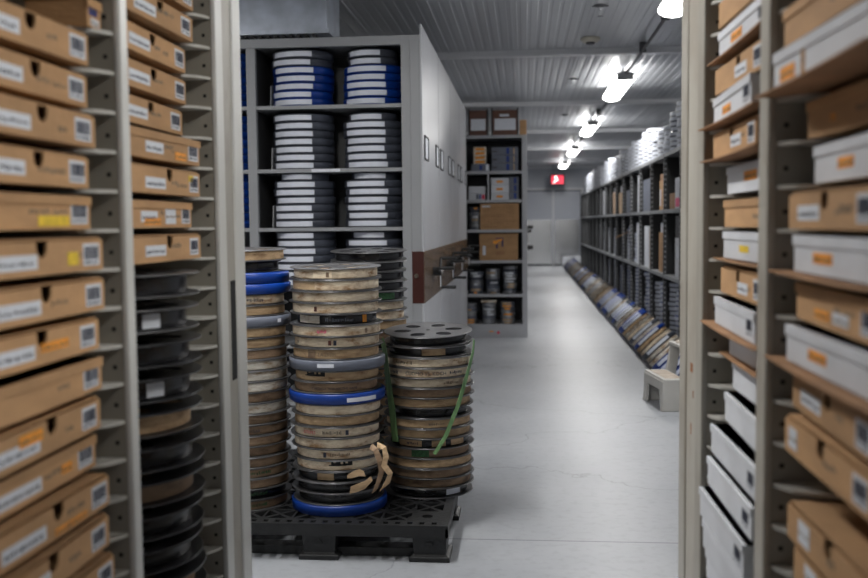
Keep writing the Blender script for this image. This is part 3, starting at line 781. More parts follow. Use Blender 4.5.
strap([(-.184, .775), (-.172, .75), (-.153, .611), (-.134, .485), (-.123, .372)], .046, .034, 'green woven strap hanging down the left side of the right reel stack')
strap([(.195, .775), (.192, .73), (.179, .675), (.137, .529), (.086, .403), (.040, .331)], .026, .014, 'thin green strap slanting across the right side of the right reel stack', )

# torn tape curling out of the front stack
def curl(pts, w, m, label):
    o = MB().ribbon(pts, (0, .35*w, .94*w) if False else (w*.3, 0, w*.95), .0015).build('loose_tape', m); tag(o, label, 'loose tape')
a = MB().ribbon([(-.590, 3.685, .405), (-.570, 3.665, .395), (-.552, 3.660, .355), (-.545, 3.665, .315), (-.560, 3.660, .27), (-.575, 3.655, .235)], [(.010, .012, .020), (.016, .01, .012), (.022, .012, .0), (.022, .012, .004), (.02, .012, .01), (.018, .01, .012)], .0015).build('loose_tape', BROWN)
tag(a, 'brown strip of torn tape curling out between the front and right stacks', 'loose tape')
a = MB().ribbon([(-.565, 3.685, .41), (-.535, 3.660, .405), (-.528, 3.655, .37), (-.535, 3.650, .34), (-.512, 3.655, .305), (-.525, 3.660, .27), (-.545, 3.655, .245)], [(.0, .012, .02), (.014, .01, .010), (.02, .01, 0), (.02, .01, .006), (.018, .01, .008), (.018, .01, -.006), (.016, .01, .012)], .0015).build('loose_tape', TAN)
tag(a, 'pale loop of torn paper leader beside the front stack', 'loose tape')
a = MB().ribbon([(-.665, 3.637, .245), (-.64, 3.642, .252), (-.61, 3.652, .262), (-.585, 3.663, .285)], [(.004, 0, .026), (.006, 0, .034), (.0, 0, .03), (-.006, 0, .018)], .0015).build('loose_tape', TAN)
tag(a, 'lower ragged tan paper scrap stuck on the black reels of the front stack', 'loose tape')
a = MB().ribbon([(-.675, 3.635, .297), (-.655, 3.637, .305), (-.63, 3.645, .312), (-.61, 3.652, .305)], [(.0, 0, .012), (.006, 0, .026), (.0, 0, .028), (-.006, 0, .020)], .0015).build('loose_tape', TAN)
tag(a, 'upper ragged tan paper scrap stuck on the black reels of the front stack', 'loose tape')

# ------------------------------------------------------------------ mobile shelving block (grey)
FY = 6.0; PXm = -.615; ZT = 2.39
SHZ = [.14, .505, .87, 1.238, 1.602, 1.992]
def unit(y0, y1, label, shelves=False):
    t = thing('mobile_shelving', label, 'shelving unit', (-1.8, (y0+y1)/2, 0))
    MB().box(PXm-.012, PXm, y0, y1, .03, 2.465).build('end_panel', GREYL, t, world=True, bevel=.003)
    b = MB().box(PXm, PXm+.004, y0+.004, y1-.004, .765, 1.085)
    b.build('brown_band', BROWNB, t, world=True)
    for yy in ((y0+.10, y0+.33), (y1-.27, y1-.05)):
        f = MB(); z0, z1 = 1.655, 1.805
        f.box(PXm, PXm+.008, yy[0], yy[0]+.008, z0, z1).box(PXm, PXm+.008, yy[1]-.008, yy[1], z0, z1).box(PXm, PXm+.008, yy[0], yy[1], z0, z0+.01).box(PXm, PXm+.008, yy[0], yy[1], z1-.01, z1)
        fr = f.build('label_holder', CABLE, t, world=True)
        cd = MB().box(PXm+.0005, PXm+.003, yy[0]+.008, yy[1]-.008, z0+.01, z1-.01)
        l_ = t.location; cd.v = [(q[0]-l_[0], q[1]-l_[1], q[2]-l_[2]) for q in cd.v]; cd.build('card', LAB, fr)
    # crank with three grips
    cyy = (y0+y1)/2; cz = .935
    h = MB().tube((PXm+.004, cyy, cz), (PXm+.06, cyy, cz), .030, 20)
    hub = h.build('crank_hub', BLACK, t, world=True)
    W2 = lambda mb: (setattr(mb, 'v', [(q[0]-t.location[0], q[1]-t.location[1], q[2]) for q in mb.v]), mb)[1]
    W2(MB().tube((PXm+.06, cyy, cz), (PXm+.068, cyy, cz), .014, 16)).build('hub_cap', CHROME, hub)
    for a in (-.5*pi+.3, pi/6+.3, 5*pi/6+.3):
        e = (PXm+.05, cyy+.115*cos(a), cz+.115*sin(a))
        W2(MB().tube((PXm+.05, cyy, cz), e, .010)).build('spoke', CHROME if a < -.5 else BLACK, hub)
        MB().tube((e[0]-.006, e[1], e[2]), (e[0]+.105, e[1], e[2]), .010, 12, r1=.012).build('grip', BLACK, t, world=True)
    MB().box(-4.4, PXm-.012, y0+.01, y1-.01, .03, .11).build('carriage', GREY, t, world=True)
    MB().box(-4.4, PXm-.012, y0+.01, y1-.01, ZT-.03, ZT).build('top_panel', GREY, t, world=True)
    if not shelves:
        MB().box(-4.4, PXm-.012, y0+.01, y0+.02, .11, ZT-.03).build('front_panel', GREY, t, world=True)
    return t
um = unit(FY, 7.15, 'nearest grey mobile shelving unit, open shelves full of tape cases', True)
for i, l in enumerate(('second', 'third', 'fourth')):
    unit(7.17+1.15*i, 8.30+1.15*i, '%s grey end panel with brown band, counted from the camera along the aisle' % l)
# front frame and shelves of the nearest unit
MB().box(PXm-.128, PXm-.012, FY, FY+.04, .03, 2.40).box(PXm-.074, PXm-.071, FY-.003, FY, .03, 2.40).build('corner_post', GREY, um, world=True, bevel=.002)
MB().box(PXm-.072, PXm, FY-.004, FY-.0005, .765, 1.085).build('brown_band', mat('brown_band_red', (.05, .014, .011), .3), um, world=True)
lk = MB().tube((PXm-.045, FY-.004, .935), (PXm-.045, FY-.018, .935), .014, 20).build('key_lock', CHROME, um, world=True)
POSTS = [-.715, -1.68, -2.56, -3.46, -4.36]
for i, x in enumerate(POSTS):
    MB().box(x-.028, x+.028, FY+.006, FY+.045, .11, 2.36).box(x-.014, x+.014, FY+.045, 7.10, .11, 2.36, 1).build('upright', [GREY, DARKST], um, world=True)  # sheets behind the posts are darkened: interior shade put into their colour
MB().box(-4.39, PXm-.12, FY+.001, FY+.041, 2.345, 2.40).build('top_rail', GREY, um, world=True, bevel=.002)
MB().box(-4.39, PXm-.02, 6.50, 6.51, .11, 2.36).build('centre_panel', DARKST, um, world=True)  # dark colour paints in the shade at the back of the shelves
for i in range(4):
    for z in SHZ:
        MB().box(POSTS[i+1]+.016, POSTS[i]-.016, FY+.012, 6.49, z-.022, z).build('shelf', GREY, um, world=True)
    # folded side stops on the shelves
    for z in SHZ[1:]:
        if i < 1:
            MB().prism([(FY+.10, z+.001), (FY+.34, z+.001), (FY+.34, z+.17), (FY+.12, z+.14)], 'x', POSTS[i+1]+.095, POSTS[i+1]+.10).build('shelf_stop', GREY, um, world=True)
MB().box(-1.31, -1.13, FY+.0115, FY+.0125, 1.602-.02, 1.602-.002).build('shelf_label', LAB, um, world=True)

CH = .0485
def mcase(m, lab=(-2.05, -1.0)): return make_case(.193, CH, m, lab, labz=(.2, .86))
protos = {}
CASEL = {'b': 'blue', 'g': 'slate'}
def shelf_stack(x, y, z, seq, where, r=None, labshift=0., group=None):
    """seq from the top down; b blue, g slate"""
    n = len(seq)
    for i in range(n-1, -1, -1):
        s = seq[i]; key = s
        if key not in protos:
            protos[key] = make_case(.193 if s != 's' else .155, CH, BLUEP if s == 'b' else GREYP, (A0-.92, A0+.5), labz=(.16, .80))
            o = protos[key]
        else: o = dup(protos[key], (0, 0, 0))
        o['label'] = '%s round tape case, %s, %s' % ('blue' if s == 'b' else 'slate', nth(i), where)
        o.location = (x+R.uniform(-.006, .006), y+R.uniform(-.008, .008)+(0.0 if s != 's' else -.02), z+.0006); o.rotation_euler = (0, 0, R.uniform(-.07, .07)+labshift)
        z += CH+.0006
xl, xr, yy = -1.40, -.942, FY+.225
shelf_stack(xl, yy, SHZ[5], 'ggbbbbb', 'left stack on top mobile shelf')
shelf_stack(xr, yy, SHZ[5], 'ssbbbbb', 'right stack on top mobile shelf')
shelf_stack(xl, yy, SHZ[4], 'ggggggg', 'left stack on second mobile shelf')
shelf_stack(xr, yy, SHZ[4], 'sgggggg', 'right stack on second mobile shelf')
shelf_stack(xl, yy, SHZ[3], 'sgggggg', 'left stack on third mobile shelf')
shelf_stack(xr, yy, SHZ[3], 'sgggggg', 'right stack on third mobile shelf')
shelf_stack(xl, yy, SHZ[2], 'ggggggg', 'left stack on fourth mobile shelf')
shelf_stack(xr, yy, SHZ[2], 'sgggggg', 'right stack on fourth mobile shelf')
shelf_stack(-1.90, yy, SHZ[5], 'bbbbbbb', 'stack left of upright on top mobile shelf')
shelf_stack(-1.90, yy, SHZ[4], 'bbbbbbb', 'stack left of upright on second mobile shelf')
shelf_stack(-1.90, yy, SHZ[3], 'bbbbbbb', 'stack left of upright on third mobile shelf')

# ------------------------------------------------------------------ far shelf standing across the end of the block
t = thing('open_shelving', 'tall white-grey open shelving at the end of the mobile block, full of cartons', 'shelving unit', (-.3, 10.95, 0))
FYs = 10.7; RX = .035
MB().box(RX-.055, RX, FYs, 11.3, .0, 2.20).build('side_panel', GREYL, t, world=True, bevel=.003)
MB().box(-.95, -.90, FYs, 11.3, 0, 2.20).build('side_panel', GREYL, t, world=True)
MB().box(-.90, RX-.055, 11.28, 11.3, 0, 2.2).build('back_panel', DARKST, t, world=True)
FS = [.145, .475, .845, 1.18, 1.505, 1.815, 2.20]
for z in FS: MB().box(-.90, RX-.055, FYs+.005, 11.28, z-.03, z).build('shelf', GREYL, t, world=True)
MB().box(-.90, RX-.055, FYs+.002, FYs+.02, .0, .115).build('plinth', GREYL, t, world=True)
MB().box(-.395, -.375, FYs+.01, 11.25, 1.505, 1.785).build('divider', GREYL, t, world=True)
s = MB().prism(circ(-.285, .055, .016, 16), 'y', FYs, FYs+.002).prism(circ(-.36, .065, .012, 12, 2.2, .6), 'y', FYs, FYs+.002, 1)
s.build('sticker', [RED, ORG], t, world=True)
def plainbox(name, cat, label, x0, x1, y0, d, z0, h, m, parts=(), group=None, rimmat=None, bevel=.003, lidm=None):
    o = thing(name, label, cat, ((x0+x1)/2, y0, z0), 0, group)
    w = x1-x0
    MB().box(-w/2, w/2, 0, d, .0005, h).build('carton' if cat == 'box' else 'body', m, o, bevel=bevel)
    for (nm_, mm, u0, u1, v0, v1) in parts:
        MB().box(-w/2+u0*w, -w/2+u1*w, -.002, 0, v0*h, v1*h).build(nm_, mm, o)
    return o
# crates on top
for (x0, x1, l) in ((-.585, -.40, 'dark brown crate with paper sheet, left one on top of the far shelving'), (-.335, -.07, 'dark brown crate with wide paper sheet, right one on top of the far shelving')):
    o = plainbox('crate', 'crate', l, x0, x1, FYs+.02, .4, 2.20, .27, mat('crate_brown', (.12, .05, .03), .5, var=.3), (('paper_sheet', LAB, .08, .94, .20, .66),))
    if 'right' in l: MB().box(-.055, .045, -.003, 0, .20, .225).build('hand_slot', LABW, o)
    w = x1-x0
    fr = MB().box(w/2, w/2+.012, -.003, .4, .001, .29).box(-w/2-.012, -w/2, -.003, .4, .001, .29).box(-w/2-.012, w/2+.012, .395, .4, .0, .29)
    fr.build('black_frame', BLACK, o)
plainbox('small_carton', 'box', 'small tan carton on the top right corner of the far shelving', -.045, .03, FYs+.02, .3, 2.20, .16, CARD)
# row 2
for i in range(4):
    plainbox('flat_box', 'box', 'flat cream box with orange front, %s of four on the second level' % nth(i), -.545, -.405, FYs+.03, .3, 1.815+.082+.046*(3-i), .044, WHITEP, (('front_label', ORG, .15, .85, .15, .75),))
plainbox('flat_box', 'box', 'grey-blue flat box under the four orange-fronted boxes', -.57, -.37, FYs+.02, .32, 1.815, .080, GREYC, (('blue_square', BLUEP, .45, .6, .2, .8), ('white_square', LAB, .8, .95, .1, .9)))
for i in range(3):
    plainbox('video_case', 'case', 'dark grey case with blue square, %s of three on the second level' % nth(i), -.345, -.06, FYs+.02, .32, 1.815+.086*(2-i), .084, GREYC, (('blue_square', BLUEP, .55, .66, .1, .9), ('ribs', CABLE, .02, .2, .35, .55), ('tan_edge', TAN, .82, .86, .1, .9)))
# row 3
plainbox('flat_box', 'box', 'pale box in the small left compartment of the far shelving', -.60, -.42, FYs+.03, .3, 1.505+.072, .075, WBOX)
plainbox('flat_box', 'box', 'white and dark box below the pale box in the left compartment', -.60, -.42, FYs+.03, .3, 1.505, .070, WBOX, (('dark_end', GREYC, .45, .62, .1, .9), ('blue_square', BLUEP, .65, .75, .1, .9), ('red_square', RED, .8, .98, .1, .8)))
for i in range(3):
    plainbox('white_box', 'box', 'white box with orange mark, %s of three in the right compartment' % nth(i), -.355, -.16, FYs+.03, .3, 1.505+.080*(2-i), .078, WBOX, (('orange_mark', ORG, .3, .65, .3, .6),))
    plainbox('video_case', 'case', 'dark case with blue square, %s of three beside the white boxes' % nth(i), -.155, -.055, FYs+.03, .3, 1.505+.082*(2-i), .080, GREYC, (('blue_square', BLUEP, .45, .75, .1, .9),))
# cartons
o = plainbox('carton', 'box', 'large tan carton covered in faint writing on the fourth level', -.475, -.055, FYs+.02, .42, 1.18, .285, CARD, (('packing_tape', CARDD, .0, 1., .49, .505),))
m = MB()
for r_ in range(9): scribble_y = None; [m.box(-.17+q*.034, -.17+q*.034+R.uniform(.012, .03), -.003, -.0021, .03+r_*.026, .038+r_*.026) for q in range(10)]
m.build('printing', CARDD, o); MB().box(-.19, -.10, -.003, 0, .245, .262).build('paper_strip', LAB, o)
o = plainbox('carton', 'box', 'large tan carton with orange and dark blue emblem on the fifth level', -.485, -.065, FYs+.02, .42, .845, .29, CARD, (('white_label', LABW, .08, .16, .2, .55),))
e = MB().prism([(-.06, .185), (-.03, .175), (.0, .205), (.035, .215), (.045, .235), (.0, .232), (-.02, .215), (-.06, .215)], 'y', -.004, -.002)
e.build('orange_emblem', ORG, o)
e = MB().box(-.03, -.012, -.0035, -.001, .13, .18).box(-.03, .05, -.0035, -.001, .235, .245).box(.032, .050, -.0035, -.001, .15, .24); e.build('blue_emblem', mat('navy_print', (.01, .02, .12), .6), o)
MB().box(-.03, .06, -.003, -.001, .06, .10).build('printing', CARDD, o)
# film can stacks
cr_ = .079
canp = None
def can_stack(x, y, z, n, where, r=cr_, h=.030, jit=.004, mixed=True, group=None):
    for i in range(n-1, -1, -1):
        t = thing('film_can', 'round film can, %s in the %s' % (nth(i), where), 'film can', (x+R.uniform(-jit, jit), y+R.uniform(-jit, jit), z+.0004), R.uniform(0, 6), group)
        mm = R.choice([CANM, CANM, CANM, GREYP, GREYC]); 
        MB().lathe([(r-.003, 0), (r-.001, .002), (r-.001, h*.5)], 32).build('base', mm, t)
        MB().lathe([(r-.001, h*.5), (r+.001, h*.5), (r+.001, h-.003), (r-.003, h-.001)], 32).build('lid', mm, t)
        if mixed and R.random() < .5:
            t.rotation_euler = (0, 0, 0)
            MB().arc(r+.0012, h*.15, h*.75, A0-R.uniform(.2, .9), A0+R.uniform(.1, .9)).build('label_strip', R.choice([LAB, ORG, LAB, GREYC, TAN]), t)
        z += h+.0004
can_stack(-.53, FYs+.13, .475, 8, 'left stack on the sixth level'); can_stack(-.345, FYs+.13, .475, 10, 'middle stack on the sixth level', h=.027); can_stack(-.155, FYs+.13, .475, 10, 'right stack on the sixth level')
can_stack(-.60, FYs+.13, .145, 8, 'left stack on the lowest level', h=.028); can_stack(-.39, FYs+.13, .145, 8, 'middle stack on the lowest level', h=.029); can_stack(-.185, FYs+.13, .145, 8, 'right stack on the lowest level')
plainbox('flat_box', 'box', 'pale flat box lying on the middle can stack of the lowest level', -.475, -.305, FYs+.04, .17, .145+8*.0294, .024, WHITEP)
can_stack(-.525, FYs+.13, 1.18, 8, 'stack left of the carton with writing', h=.031)

# hand wheels of the next mobile block seen past the shelf edge
t = thing('mobile_shelving', 'far mobile shelving block with black crank wheels, beyond the open shelving', 'shelving unit', (-1, 15, 0))
MB().box(-2.5, -.02, 12.6, 22.0, .03, 2.35).build('end_panel', GREYL, t, world=True)
for (yy, cz) in ((15.0, .98), (17.5, .9)):
    MB().tube((-.02, yy, cz), (.05, yy, cz), .035, 16).build('crank_hub', BLACK, t, world=True)
    for a in (pi/2, pi/2+2.1, pi/2-2.1):
        e = (.045, yy+.2*cos(a), cz+.2*sin(a))
        MB().tube((.045, yy, cz), e, .012).build('spoke', BLACK, t, world=True)
        MB().tube(e, (e[0]+.09, e[1], e[2]), .026).build('grip', BLACK, t, world=True)

# ------------------------------------------------------------------ long dark rack on the right
RX0, RX1 = 1.35, 1.82
ZS = [.15, .74, 1.366, 1.905]
t = thing('steel_rack', 'long dark grey steel rack with perforated uprights along the right wall', 'rack', (1.6, 15, 0))
ups = [6.72+i*1.0 for i in range(18)]
for y in ups:
    p = MB()
    for (xa, xb) in ((RX0, RX0+.035), (RX1-.035, RX1)):
        p.box(xa, xb, y-.002, y+.002, 0, 1.905)
    p.box(RX0, RX0+.003, y-.022, y+.022, 0, 1.905)
    p.box(RX1-.003, RX1, y-.022, y+.022, 0, 1.905)
    if y > 0:
        z = .2
        while z < 1.9:
            p.box(RX0-.0006, RX0, y-.012, y+.002, z, z+.018, 1); p.box(RX0+.012, RX0+.024, y-.0026, y-.002, z, z+.018, 1); z += .05
    p.build('upright', [DARKST, GREYL], t, world=True)
    MB().box(RX0+.035, RX1-.035, y-.001, y+.001, .16, 1.92).build('side_sheet', BLACK, t, world=True)  # blackened to paint the shade inside the rack
for i in range(17):
    for z in ZS:
        MB().box(RX0+.001, RX1, ups[i]+.024, ups[i+1]-.024, z-.035, z).build('shelf', RACKSH, t, world=True)
MB().box(RX1, RX1+.004, 6.72, 23.72, .1, 1.905).build('back_panel', BLACK, t, world=True)

# single-mesh case for distant stacks
def mini(m, name, r=.19, H=.046, lab=True):
    mb = MB().lathe([(r-.006, 0), (r, .004), (r, H-.006), (r-.006, H-.0005)], 28)
    if lab: mb.arc(r+.0006, H*.12, H*.82, pi-.3, pi+1.62, .0008, 12, 1)
    o = mb.build(name, [m, LABW]); return o
MC = {'w': mini(CASEW, 'tape_case'), 'g': mini(GREYP, 'tape_case'), 'b': mini(BLUEP, 'tape_case')}
CW = {'w': 'white', 'g': 'slate grey', 'b': 'blue'}
first = {'w': True, 'g': True, 'b': True}
STUFF = MB()
def put_case(kd, loc, rot, label, group):
    if first[kd]: o = MC[kd]; first[kd] = False
    else: o = MC[kd].copy(); COL.objects.link(o)
    o.location = loc; o.rotation_euler = rot; tag(o, label, 'tape case', group)
def far_case(kd, loc):
    mi = {'w': 0, 'g': 1, 'b': 2}[kd]
    STUFF.lathe([(.184, 0), (.19, .004), (.19, .040), (.184, .0455)], 20, mi, loc)
    v0 = len(STUFF.v); STUFF.arc(.1906, .006, .037, pi+.3, pi+1.75, .0008, 6, 3)
    for q in range(v0, len(STUFF.v)): a = STUFF.v[q]; STUFF.v[q] = (a[0]+loc[0], a[1]+loc[1], a[2]+loc[2])
y = 7.75; si = 0
while y < 23.3:
    n = R.choice((6, 7, 7, 8, 8)) if y > 9.2 else (9 if y > 8.3 else 10)
    if y > 19: n = R.choice((7, 8))
    kd = 'w' if R.random() < .3 else 'g'
    for i in range(n):
        loc = (RX0+.21+R.uniform(-.01, .01), y+R.uniform(-.01, .01), 1.9055+i*.0462)
        rz = R.uniform(-.04, .04)
        if y < 13.6: put_case(kd, loc, (0, 0, rz), '%s tape case with pale strip in the stacks on top of the dark rack' % CW[kd], '%s cases on top of the dark rack' % CW[kd])
        else: far_case(kd, loc)
    y += R.choice((.40, .41, .42, .42, .46)); si += 1

# things on the dark rack's shelves
def rbox(y0, y1, z, h, m, label, parts=(), x0=RX0+.03, d=.38, cat='box', name='carton'):
    o = thing(name, label, cat, (x0, (y0+y1)/2, z)); w = y1-y0
    MB().box(0, d, -w/2, w/2, .0005, h).build('body', m, o, bevel=.004)
    for (nm_, mm, face, u0, u1, v0, v1) in parts:
        if face == 'y': MB().box(u0*d, u1*d, -w/2-.0015, -w/2, v0*h, v1*h).build(nm_, mm, o)
        else: MB().box(-.0015, 0, -w/2+u0*w, -w/2+u1*w, v0*h, v1*h).build(nm_, mm, o)
    return o
rbox(8.79, 9.19, 1.366, .28, WBOX, 'tall white carton with pink print on the upper shelf of the dark rack', (('pink_print', PINK, 'x', .1, .9, .06, .35), ('pink_print', PINK, 'y', .05, .7, .06, .3)))
rbox(9.22, 9.52, 1.366, .15, CARDD, 'low brown box beside the pink-printed carton', ())
rbox(9.79, 10.22, 1.366, .30, CARD, 'tan carton with a white side label on the upper rack shelf', (('white_label', LAB, 'x', .75, .95, .15, .7), ('white_label', LAB, 'y', .0, .12, .1, .7)))
rbox(9.89, 10.17, 1.667, .06, CARDD, 'small brown box lying on the tan carton with a white label')
rbox(8.77, 9.17, .74, .36, WBOX, 'white carton on the middle rack shelf nearest the beige post', (('grey_note', LAB, 'x', .2, .8, .5, .8),))
rbox(8.79, 9.15, 1.101, .20, BLACK, 'black box with white scribbles on the white carton', (('white_scribble', LAB, 'y', .15, .5, .5, .56), ('white_scribble', LAB, 'y', .2, .6, .36, .40)))
rbox(9.77, 10.25, .74, .40, CARD, 'tan carton on the middle rack shelf', (('tape_line', CARDD, 'x', .48, .52, 0, 1),))
rbox(9.82, 10.12, 1.141, .10, WBOX, 'crumpled pale parcel on top of the middle shelf carton', (), name='parcel')
rbox(10.79, 11.01, .74, .42, CARD, 'narrow tan carton on the middle rack shelf, third bay')
rbox(11.07, 11.47, .74, .46, LAB, 'pale grey carton beside the narrow tan carton', ())
rbox(10.80, 11.62, 1.366, .36, GREYC, 'wide blue-grey equipment case on the upper rack shelf', (('steel_edge', CHROME, 'x', .0, .03, 0, 1), ('steel_edge', CHROME, 'x', .97, 1, 0, 1)), cat='case', name='equipment_case')
rbox(11.82, 12.17, 1.366, .44, LAB, 'tall pale grey box on the upper rack shelf, fourth bay')
rbox(12.77, 13.02, 1.366, .42, WBOX, 'tall white box on the upper rack shelf, fifth bay')
rbox(13.12, 13.52, 1.366, .30, GREYC, 'blue-grey case beside the tall white box', (), cat='case', name='equipment_case')
rbox(13.77, 14.52, 1.366, .30, TAN, 'wide tan parcel on the upper rack shelf, sixth bay', (), name='parcel')
rbox(13.82, 14.27, 1.667, .08, WBOX, 'flat white box lying on the wide tan parcel', ())
rbox(14.77, 15.47, 1.366, .33, BROWN, 'wide brown parcel on the upper rack shelf, seventh bay', (), name='parcel')
rbox(16.77, 17.07, 1.366, .42, CARD, 'tall tan carton on the upper rack shelf, ninth bay')
rbox(17.17, 17.37, 1.366, .42, WBOX, 'thin white box beside the tall tan carton')
rbox(11.82, 12.27, .74, .50, LAB, 'tall pale grey box on the middle rack shelf, fourth bay')
rbox(14.77, 15.07, .74, .5, LAB, 'tall pale box on the middle rack shelf, seventh bay')
sc = rbox(12.87, 12.95, 1.15, .03, CARD, 'x') if False else None
def rstack(y, z, n, kd, where):
    for i in range(n):
        loc = (RX0+.24+R.uniform(-.01, .01), y+R.uniform(-.01, .01), z+.0005+i*.0462)
        put_case(kd, loc, (0, 0, R.uniform(-.05, .05)+.1), '%s tape case with pale strip stacked on the %s' % (CW[kd], where), '%s cases on the %s' % (CW[kd], where))
def fstack(y, z, n, kd):
    for i in range(n): far_case(kd, (RX0+.24, y, z+.0005+i*.0462))
W_M, W_L, W_U = 'middle shelf of the dark rack', 'lowest shelf of the dark rack', 'upper shelf of the dark rack'
rstack(11.25, .15, 0, 'g', W_L)
for (y, kd, n) in ((8.78, 'b', 11), (9.22, 'b', 10), (9.78, 'g', 11), (10.22, 'b', 10), (10.78, 'g', 10), (11.22, 'b', 9), (11.8, 'b', 11)): rstack(y, .15, n, kd, W_L)
for (y, kd, n) in ((12.78, 'b', 8), (13.25, 'b', 10)): rstack(y, .74, n, kd, W_M)
for (y, kd, n) in ((12.25, 'g', 10), (12.8, 'b', 11), (13.3, 'b', 10), (13.8, 'g', 11), (14.3, 'g', 9), (14.8, 'b', 10), (15.3, 'g', 9), (15.8, 'g', 11), (16.8, 'b', 10), (17.8, 'g', 11), (19.2, 'g', 11), (20.8, 'g', 10)): fstack(y, .15, n, kd)
for (y, kd, n) in ((13.8, 'g', 9), (14.3, 'g', 11), (15.3, 'w', 10), (15.8, 'g', 9), (16.3, 'g', 10), (16.8, 'w', 9), (17.8, 'g', 11), (18.3, 'w', 10), (18.8, 'g', 10), (20.3, 'g', 9), (21.2, 'g', 11), (22.3, 'w', 9)): fstack(y, .74, n, kd)
for (y, kd, n) in ((15.8, 'g', 9), (16.28, 'g', 9), (17.8, 'b', 9), (18.3, 'b', 9), (18.8, 'g', 9), (19.3, 'g', 8), (20.3, 'g', 9), (21.2, 'g', 8), (22.3, 'g', 9), (22.8, 'g', 9)): fstack(y, 1.366, n, kd)
o = STUFF.build('tape_cases', [CASEW, GREYP, BLUEP, LABW]); tag(o, 'hazy stacks of white and grey tape cases at the rack far end', 'tape cases', None, 'stuff')
a = MB().ribbon([(1.35, 12.75, 1.11), (1.28, 12.72, 1.10), (1.22, 12.70, 1.075), (1.16, 12.66, 1.045)], (0.01, .06, 0), .004)
a = a.ribbon([(1.35, 12.75, 1.11), (1.50, 12.77, 1.112)], (0.0, .06, 0), .004).build('torn_flap', CARD); tag(a, 'torn orange-brown cardboard flap sticking out of the middle rack shelf', 'cardboard flap')

# ------------------------------------------------------------------ row of cases and reels leaning on the floor
tang = Vector((.74, 0, .67)).normalized()
nrm = Vector((-.64, .24, .72)).normalized()
tang = (tang-nrm*tang.dot(nrm)).normalized()
ax3 = nrm.cross(tang).normalized()
M = Matrix((tang, ax3, nrm)).transposed()                     # local X up the slope, local Z = face normal
lowest = min((M @ Vector((.18*cos(a), .18*sin(a), 0))).z for a in [i*.05 for i in range(126)])
def lean_case(m, labm, name, band=None):
    r, H = .185, .046
    if band is None:
        mb = MB().lathe([(r-.008, 0), (r, .004), (r, H-.006), (r-.008, H-.0005)], 40)
        mb.arc(r+.0005, H*.22, H*.80, -pi/2-.75, -pi/2+.65, .001, 12, 1)
        return mb.build(name, [m, labm])
    mb = MB().lathe([(r-.003, 0), (r, 0), (r, .003), (r-.02, .003)], 40).lathe([(r-.02, H-.004), (r, H-.004), (r, H-.001), (r-.003, H-.001)], 40)
    mb.lathe([(r-.016, .003), (r-.012, .004), (r-.012, H-.005), (r-.016, H-.004)], 40, 1)
    return mb.build(name, [m, band])
LC = {'blue case': lean_case(BLUEP, LABW, 'tape_case'), 'grey case': lean_case(GREYP, LABW, 'tape_case'), 'cream reel': lean_case(FLANGE, None, 'film_reel', CREAM), 'brown reel': lean_case(FLANGD, None, 'film_reel', TAN), 'white reel': lean_case(FLANGE, None, 'film_reel', WHITEP)}
used = set(); y = 7.22; i = 0
seq = ['blue case', 'blue case', 'blue case', 'blue case', 'blue case', 'white reel', 'white reel', 'grey case', 'cream reel', 'brown reel', 'blue case', 'white reel', 'grey case', 'cream reel', 'white reel', 'brown reel', 'blue case', 'blue case', 'cream reel', 'white reel']
EUL = M.to_euler()
while y < 26.6:
    kd = seq[i] if i < len(seq) else R.choice(['white reel', 'white reel', 'cream reel', 'brown reel', 'grey case', 'blue case', 'blue case', 'grey case'])
    if kd in used: o = LC[kd].copy(); COL.objects.link(o)
    else: o = LC[kd]; used.add(kd)
    e = EUL.copy()
    o.location = (1.205+R.uniform(-.003, .003), y, -lowest+.012); o.rotation_euler = e
    tag(o, '%s with a pale rim band, leaning in the floor row along the dark rack' % kd, 'tape case' if 'case' in kd else 'film reel', '%ss leaning in the floor row' % kd)
    y += R.uniform(.212, .23); i += 1
for kd in LC:
    if kd not in used: bpy.data.objects.remove(LC[kd])
o = plainbox('carton', 'box', 'white box at the far end of the floor row near the door', 1.05, 1.35, 27.0, .3, 0, .30, WBOX)
o = plainbox('carton', 'box', 'second white box beside the last one at the far floor row', 1.38, 1.62, 27.0, .3, 0, .32, WBOX)

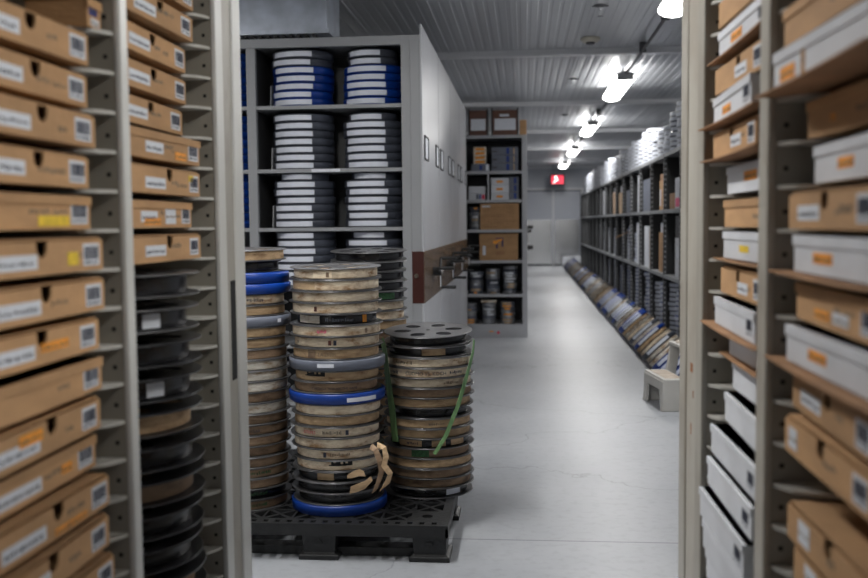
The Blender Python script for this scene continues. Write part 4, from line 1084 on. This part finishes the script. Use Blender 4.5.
# ------------------------------------------------------------------ step stool
t = thing('step_stool', 'pale grey two-step plastic stool on the floor by the right post', 'step stool', (1.06, 6.763, 0), .15)
prof = [(-.20, 0), (-.175, .205), (-.165, .215), (.0, .215), (.045, .405), (.06, .425), (.235, .425), (.25, .415), (.30, 0), (.235, 0), (.19, .34), (.12, .36), (.075, .16), (-.06, .0), (-.09, .0)]
prof = [(-.20, 0), (-.175, .205), (-.04, .205), (-.005, .405), (.225, .405), (.30, 0), (.23, 0), (.185, .32), (.06, .33), (.02, .13), (-.01, 0)]
for s in (-1, 1):
    MB().prism(prof, 'y', s*.215-.014, s*.215+.014).build('side_panel', STOOL, t, bevel=.006)
MB().box(-.185, -.035, -.229, .229, .190, .215).build('tread', STOOL, t, bevel=.006)
MB().box(-.015, .235, -.229, .229, .390, .415).build('tread', STOOL, t, bevel=.006)
MB().box(-.16, -.05, -.19, .19, .2152, .217).build('grip_pad', STOOLT, t)
MB().box(.01, .21, -.19, .19, .4152, .417).build('grip_pad', STOOLT, t)
m = MB().prism([(-.229, 0), (-.229, .20), (.229, .20), (.229, 0), (.17, 0), (.145, .135), (-.145, .135), (-.17, 0)], 'x', -.19, -.172)
m.xf(Matrix.Translation((0, 0, 0))).build('front_arch', STOOL, t, bevel=.004)

# ------------------------------------------------------------------ world, camera, view
wd = bpy.data.worlds.new('world'); S.world = wd; wd.use_nodes = True
wd.node_tree.nodes['Background'].inputs[0].default_value = (.5, .55, .6, 1); wd.node_tree.nodes['Background'].inputs[1].default_value = .03
cam = bpy.data.cameras.new('camera'); co = bpy.data.objects.new('camera', cam); COL.objects.link(co); S.camera = co
F = 980.
cam.sensor_width = 36; cam.lens = F/868*36; cam.clip_start = .05
v = Vector((90, 67, -F)).normalized()                       # the corridor direction (+Y) seen from the camera
rho = .010
u = Vector((-rho, 1, (67-90*rho)/F)); u = (u-v*u.dot(v)).normalized()
xx = v.cross(u).normalized()
Mc = Matrix((xx, v, u))                                     # rows: world axes in camera coordinates
M4 = Mc.to_4x4(); M4.translation = Vector((0, 0, HC)); co.matrix_world = M4
cam.dof.use_dof = True; cam.dof.focus_distance = 4.1; cam.dof.aperture_fstop = 2.6
S.view_settings.view_transform = 'Standard'; S.view_settings.look = 'None'; S.view_settings.gamma = 1; S.view_settings.use_curve_mapping = False
S.view_settings.exposure = 0.0
S.cycles.use_denoising = True
S.cycles.max_bounces = 8; S.cycles.diffuse_bounces = 4; S.cycles.glossy_bounces = 4
